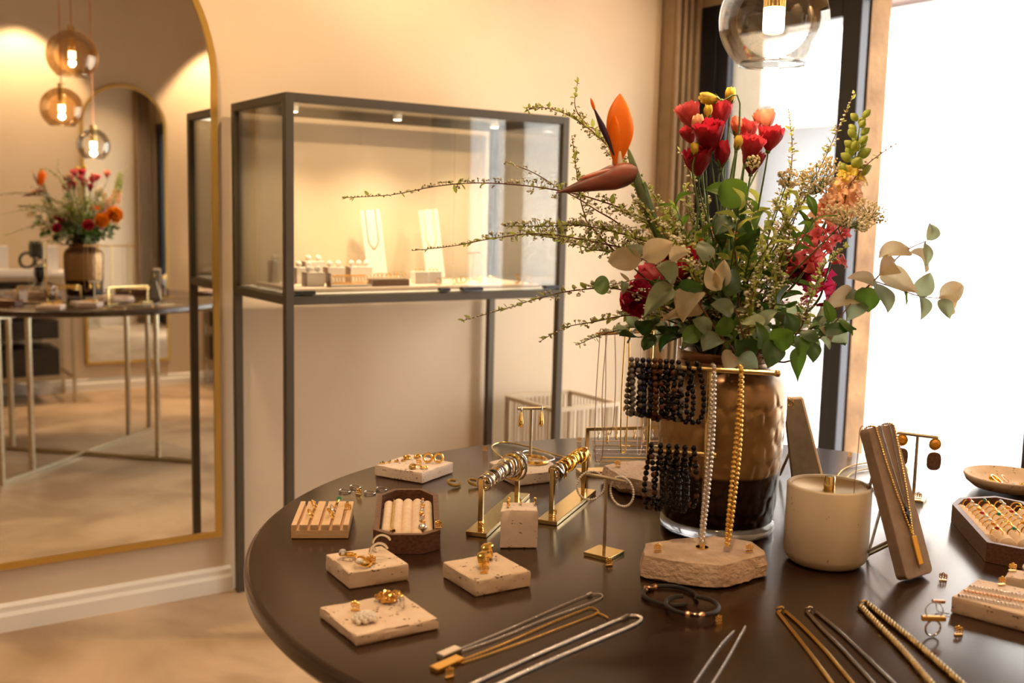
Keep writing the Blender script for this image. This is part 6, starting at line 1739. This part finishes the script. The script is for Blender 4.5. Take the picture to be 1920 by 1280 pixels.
# beaded bracelets on the front stand: every bead a part
bead_me = {}
def bead(m_k, r):
    k = (m_k, round(r, 4))
    if k not in bead_me: bead_me[k] = MB().sph((0, 0, 0), r, 9, 6).mesh('bead', M[m_k])
    return bead_me[k]
def bead_bracelet(label, A, B, q, mats, r, height, width, yaw, bar_r, group):
    p = A + (B - A) * q
    u = (B - A).normalized()
    d = Matrix.Rotation(yaw, 3, 'Z') @ Vector((-u.y, u.x, 0))
    t = thing('beaded_bracelet', label, 'bracelet', p + Vector((0, 0, bar_r + r)), 0, group)
    # closed loop: narrow over the bar, wider below
    loop = []
    nn = 200
    for k in range(nn):
        a = 2 * pi * k / nn
        z = -height * (1 - math.cos(a)) / 2
        w = (bar_r + r) * 1.02 + (width / 2 - bar_r - r) * (0.5 - 0.5 * math.cos(a)) ** .8
        x = w * math.sin(a) if True else 0
        loop.append(d * x + Vector((0, 0, z)) + u * (.0015 * math.sin(a * 2)))
    Q = resample(loop + [loop[0]], r * 2.02)
    for k, c in enumerate(Q[:-1]):
        mk = mats[k % len(mats)] if len(mats) < 4 else random.choice(mats)
        inst('bead', bead(mk, r), t, Matrix.Translation(c))
    return t
gu = 'beaded bracelets on the upper bar'
# bar runs from FA (right end in view) to FB (left end in view)
UP = [(.985, ['bead_grey'], .0040, 'smoky grey bead bracelet, outermost left on the upper bar'),
      (.945, ['bead_grey', 'bead_navy'], .0040, 'grey and navy bead bracelet, second from left on the upper bar'),
      (.905, ['bead_navy'], .0040, 'navy bead bracelet, third from left on the upper bar'),
      (.865, ['bead_navy', 'bead_black'], .0040, 'navy and black bead bracelet, fourth from left on the upper bar'),
      (.825, ['bead_amber'], .0042, 'brown tiger-eye bead bracelet, fifth from left on the upper bar'),
      (.785, ['bead_amber', 'bead_black'], .0040, 'brown and black bead bracelet, sixth from left on the upper bar'),
      (.745, ['bead_black'], .0040, 'black bead bracelet, seventh from left on the upper bar'),
      (.705, ['bead_black', 'bead_black', 'bead_amber'], .0040, 'black bead bracelet with brown accents, eighth from left on the upper bar'),
      (.660, ['bead_black', 'bead_grey'], .0038, 'black bead bracelet with grey accents, ninth from left on the upper bar'),
      (.600, ['bead_black'], .0040, 'black bead bracelet, second from right on the upper bar'),
      (.535, ['bead_black'], .0042, 'black bead bracelet, outermost right on the upper bar')]
for k, (q, ms, r, lab) in enumerate(UP):
    bead_bracelet(lab, FA, FB, q, ms, r, .082 + R(-.006, .003), .026 + R(-.004, .006), (1.1 if k > 8 else .55) + R(-.15, .15), .0036, gu)
LO = [(.96, 'outermost left'), (.82, 'second from left'), (.70, 'third from left'), (.58, 'third from right'), (.46, 'second from right'), (.33, 'outermost right')]
for k, (q, w_) in enumerate(LO):
    bead_bracelet('black bead bracelet, %s on the lower bar' % w_, GA, GB, q, ['bead_black', 'bead_black', 'bead_amber'] if k in (0, 5) else ['bead_black'], .0042, .088 + R(-.006, .006), .030 + R(-.004, .006), .7 + R(-.3, .3), .0034, 'beaded bracelets on the lower bar')
# long chains at the right half of the upper bar
def bar_chain(label, q, drop, style, s, m_k, w):
    p = FA + (FB - FA) * q + Vector((0, 0, .0036 + s * .45))
    f = -AWAY * (.0040 + s * .4)
    u = SIDE
    pts = [p - f * .9 + Vector((0, 0, -.006)), p - f * .6, p, p + f * .8 + Vector((0, 0, -.002)), p + f + Vector((0, 0, -.012)), p + f - u * w * .3 + Vector((0, 0, -drop * .4)), p + f - u * w * .9 + Vector((0, 0, -drop * .8)), p + f - u * w * 1.0 + Vector((0, 0, -drop)),
           p + f - u * w * .55 + Vector((0, 0, -drop * .95)), p + f + u * w * .0 + Vector((0, 0, -drop * .7)), p + f + u * w * .4 + Vector((0, 0, -drop * .4)), p + f * 1.1 + u * w * .12 + Vector((0, 0, -.012))]
    t = thing('hanging_chain', label, 'necklace', p)
    chain_mb([x - p for x in spline(pts, 90)], style, s).obj('chain', M[m_k], t, angle=0)
    return t
bar_chain('long silver bead chain hanging beside the brass post of the front stand', .425, .246, 'bead', .0062, 'silver', .007)
bar_chain('long gold bead chain hanging before the vase from the front stand', .245, .248, 'bead', .0066, 'gold', .008)

# easel necklaces
def easel_chain(label, x0, x1, zlow, style, s, m_k, pendant=None):
    o_ = s * .55 + .0004
    top = eL
    def F(x, z): return EP(x, z, o_)
    pts = [EP(x0, top - .02, -th_ - o_), EP(x0, top - .002, -th_ - o_ * .6), EP(x0, top + o_, -th_ * .5), EP(x0, top - .001, o_ * .8), F(x0, top - .012), F(x0 + (x1 - x0) * .15, (top + zlow) * .5), F((x0 + x1) / 2 - .003, zlow + .012), F((x0 + x1) / 2, zlow), F((x0 + x1) / 2 + .003, zlow + .012), F(x1 - (x1 - x0) * .15, (top + zlow) * .5), F(x1, top - .012), EP(x1, top - .001, o_ * .8), EP(x1, top + o_, -th_ * .5), EP(x1, top - .002, -th_ - o_ * .6), EP(x1, top - .02, -th_ - o_)]
    b = Vector(F(x0, zlow))
    t = thing('draped_necklace', label, 'necklace', b)
    chain_mb([p - b for p in spline(pts, 110)], style, s).obj('chain', M[m_k], t, angle=0)
    if pendant:
        k, ln_, w = pendant
        mb = MB()
        a = F((x0 + x1) / 2, zlow - .002) - b; e_ = F((x0 + x1) / 2, zlow - .002 - ln_) - b
        if k == 'gold': mb.box((a + e_) / 2 - ln * .001, (w, .003, ln_), M=EM.to_3x3())
        else:
            mb.box((a + e_) / 2, (.004, .003, ln_), M=EM.to_3x3()); mb.box((a + e_) / 2 + lu * ln_ * .15, (w, .003, .004), M=EM.to_3x3())
        mb.obj('pendant', M[k], t, smooth=False, bevel=.0006)
    return t
easel_chain('gold ball-chain necklace with a long gold bar pendant on the leaning board', .014, .055, .058, 'bead', .0036, 'gold', ('gold', .040, .0100))
easel_chain('dark steel necklace with a small dark cross on the leaning board', .026, .046, .098, 'link', .0034, 'steel', ('black', .024, .012))
# thin chain hanging behind the board
p0 = EP(-.004, eL - .004, -th_ * .5)
t = chain('hanging_chain', 'thin brown chain looped over the left edge of the leaning board', 'necklace', spline([EP(.010, eL + .002, -th_ * .5), EP(-.003, eL + .002, -th_ * .6), p0 - SIDE * .004 + Vector((0, 0, -.03)), p0 - SIDE * .006 + Vector((0, 0, -.085)), p0 - SIDE * .004 + Vector((0, 0, -.145)), p0 + SIDE * .004 + Vector((0, 0, -.158)), p0 + SIDE * .014 + AWAY * .012 + Vector((0, 0, -.140)), p0 + SIDE * .020 + AWAY * .020 + Vector((0, 0, -.08)), EP(.006, eL * .55, -th_ - .003)], 70), 'link', .0026, 'cord')
# necklaces lying on the table behind the board
chain('collar_necklace', 'gold collar chain curving on the table behind the canister, outer one', 'necklace', spline([(0.3843, -2.2632, 0.8501), (0.4501, -2.2128, 0.8501), (0.5314, -2.1738, 0.8501), (0.6167, -2.1734, 0.8501), (0.6465, -2.2158, 0.8501), (0.6061, -2.2595, 0.8501), (0.5526, -2.2831, 0.8501)], 50), 'bead', .0030, 'brass')
chain('collar_necklace', 'gold collar chain curving on the table behind the canister, inner one', 'necklace', spline([(0.3783, -2.2729, 0.8501), (0.4389, -2.2393, 0.8501), (0.5159, -2.2053, 0.8501), (0.5826, -2.2118, 0.8501), (0.6042, -2.2336, 0.8501)], 40), 'bead', .0028, 'brass')
chain('chain_bracelet', 'dark beaded bracelet laid straight behind the leaning board', 'bracelet', spline([(0.3914, -2.2867, 0.8496), (0.4133, -2.3032, 0.8496), (0.4615, -2.3081, 0.8496)], 16), 'bead', .0030, 'brass_frame')

# dish and tray contents on the right
dcx, dcy = dc[0] - .02, dc[1] - .02
dz = HT + E0 + .0075
ring('openwork_ring', 'large openwork gold ring at the left of the stone dish', 'ring', (dcx - .035, dcy + .004, dz + .001), .0115, .0022, (.2, -.5, .8), 'gold', None, None, None, 0, 2.2)
ring('stone_ring', 'gold ring with a green stone in the stone dish', 'ring', (dcx - .018, dcy - .012, dz), .0090, .0012, (.1, .1, 1), 'gold', None, 'green_stone', (.3, -.9, .4), .0045)
ring('thin_ring', 'thin rose-gold ring at the back of the stone dish', 'ring', (dcx + .012, dcy + .012, dz), .0090, .0009, (.2, -.6, .7), 'rose_gold')
ring('flower_ring', 'gold flower ring at the right of the stone dish', 'ring', (dcx + .024, dcy - .020, dz), .0090, .0012, (.1, .1, 1), 'gold', None, 'gold', (-.4, -.8, .4), .0050)
ta4 = Vector((tax2.x, tax2.y, 0)); ts4 = Vector((-tax2.y, tax2.x, 0)); tc4 = Vector((TC2[0], TC2[1], HT + E0))
mk4 = ['gold', 'gold', 'silver', 'gold', 'rose_gold', 'silver']
sk4 = ['red_stone', 'green_stone', 'crystal', None, 'crystal', None, 'amber_stone', None]
kk = 0
for gcol in range(-2, 2):
    v = (gcol + .5) * 2 * .062 / 5
    for j in range(9):
        u = -.085 + j * .0205 + R(-.002, .002)
        if abs(u) > .088: continue
        p = tc4 + ta4 * u + ts4 * v + Vector((0, 0, .0195))
        m_k = mk4[(kk * 5 + j) % 6]; sk = sk4[(kk + j) % 8]; kk += 1
        ring('tray_ring', '%s ring%s slotted in the right walnut tray' % ({'gold': 'gold', 'silver': 'silver', 'rose_gold': 'rose-gold'}[m_k], {None: '', 'red_stone': ' with a red stone', 'green_stone': ' with a green stone', 'crystal': ' with a crystal', 'amber_stone': ' with an amber stone'}[sk]), 'ring', p, .0088, .0011, (ta4 + Vector((0, 0, R(-.3, .3)))), m_k, 'rings in the right walnut tray', sk, (ta4.x * .1, ta4.y * .1, 1) if sk else None, .0034)
# bracelets over the right block
for k in range(3):
    A = Vector((.002 + .022 * k, -2.757 + .006 * k, HT + E0 + .0215 + .0026)); B = A + Vector((.052, -.105, 0))
    d = (B - A).normalized()
    chain('tennis_bracelet', 'sparkling chain bracelet across the right stone block, %s' % ('nearest the camera', 'middle one', 'rear one')[k], 'bracelet', [A + d * .004, A + d * .05, B], 'bead', .0044, ('silver', 'rose_gold', 'silver')[k], 'bracelets on the right block')
t = thing('clasp_chain', 'silver clasp and chain end hanging off the right stone block', 'chain', (-0.0107, -2.7491, 0.8481))
b = Vector(t.location)
MB().box(Vector((-0.0078, -2.7400, 0.8601)) - b, (.016, .006, .004), -.6).obj('clasp', M['rose_gold'], t, smooth=False, bevel=.001)
chain_mb([p - b for p in spline([(-0.0093, -2.7374, 0.8581), (-0.0149, -2.7442, 0.8501), (-0.0131, -2.7535, 0.8501), (-0.0086, -2.7603, 0.8501)], 16)], 'link', .003).obj('chain', M['silver'], t, angle=0)
# bar ring near the lower right
t = thing('bar_ring', 'silver ring with a flat gold bar standing near the lower right', 'ring', (-0.0921, -2.7891, 0.8481))
MB().torus((0, 0, .0115), .0098, .0014, -AWAY + SIDE * .2, 28, 6).obj('band', M['silver'], t)
MB().box((0, 0, .0235), (.0285, .006, .006), FR).obj('bar', M['gold_deep'], t, smooth=False, bevel=.0008)
MB().torus((0, 0, .033), .0105, .0007, -AWAY, 26, 5).obj('halo', M['crystal'], t)
ring('silver_ring', 'plain silver ring leaning on the small right stone block', 'ring', (.172, -2.760, HT + E0 + .019), .0105, .0018, (-.35, -.5, .75), 'silver')

# tiny gold price digits scattered about
pm = MB()
pm.box((0, 0, .0007), (.0088, .0034, .0014))
for k, h in enumerate((.0075, .0095, .0065)):
    x = -.0030 + k * .0030
    pm.torus((x, 0, .0030 + h * .30), .0014, .0007, (0, 1, 0), 10, 5)
    pm.torus((x, 0, .0030 + h * .62), .0012, .0007, (0, 1, 0), 10, 5)
    pm.cyl((x + .0011, 0, .002), (x + .0011, 0, .002 + h * .8), .0006, n=6)
pme = pm.mesh('price_digits', M['gold_deep'])
PR = [((-0.4147, -1.8826, 0.8481), 'beside the slim silver hoops'), ((-0.0414, -1.7064, 0.8481), 'on the far left of the table near the pale slab'), ((0.1881, -1.7304, 0.8481), 'at the far edge left of the low brass frame'), ((0.1151, -1.8557, 0.8481), 'beside the left post of the low brass frame'),
      ((-0.2596, -1.8175, 0.8692), 'on the far pale slab'), ((-0.5018, -2.0255, 0.8690), 'on the slotted wooden block'), ((-0.5845, -2.2780, 0.8714), 'on the slab with the silver cuffs'), ((-0.4726, -2.3818, 0.8700), 'on the slab with the chunky rings'),
      ((-0.6641, -2.3947, 0.8615), 'behind the pearl brooch'), ((-0.6449, -2.5864, 0.8481), 'before the gold bar tag'), ((-0.2687, -2.3934, 0.8481), 'before the small T stand'), ((-0.2887, -2.6287, 0.8481), 'beside the right leather bracelet'),
      ((-0.2383, -2.4598, 0.8826), 'on the left of the front limestone base'), ((-0.1265, -2.5242, 0.8826), 'on the right of the front limestone base'), ((0.0376, -2.0412, 0.8796), 'on the rear raw stone'), ((0.6132, -2.1135, 0.8481), 'behind the necklace easel at the back'),
      ((0.0973, -2.6770, 0.8481), 'right of the necklace easel'), ((-0.0599, -2.8027, 0.8481), 'below the right stone block'), ((0.0924, -2.7645, 0.8706), 'on the right stone block'), ((0.1651, -2.7366, 0.8681), 'on the small stone block at the right edge'), ((0.4294, -2.4064, 0.8543), 'at the foot of the right T stand'), ((-0.2080, -1.9526, 0.8481), 'beside the braided hoops'), ((-0.3484, -2.1786, 0.8563), 'on the near end of the left ring bar'), ((-0.2083, -2.1755, 0.8563), 'on the near end of the right ring bar'), ((-0.4382, -2.2021, 0.8772), 'on the rim of the left walnut tray')]
for p, lab in PR:
    o = inst('price_digits', pme); o.location = up_(p, .0006); o.rotation_euler = (0, 0, FR + R(-.7, .7)); o.scale = (1.15,) * 3
    tag(o, 'tiny gold price digits ' + lab, 'price marker', 'gold price digits')

# end of scene
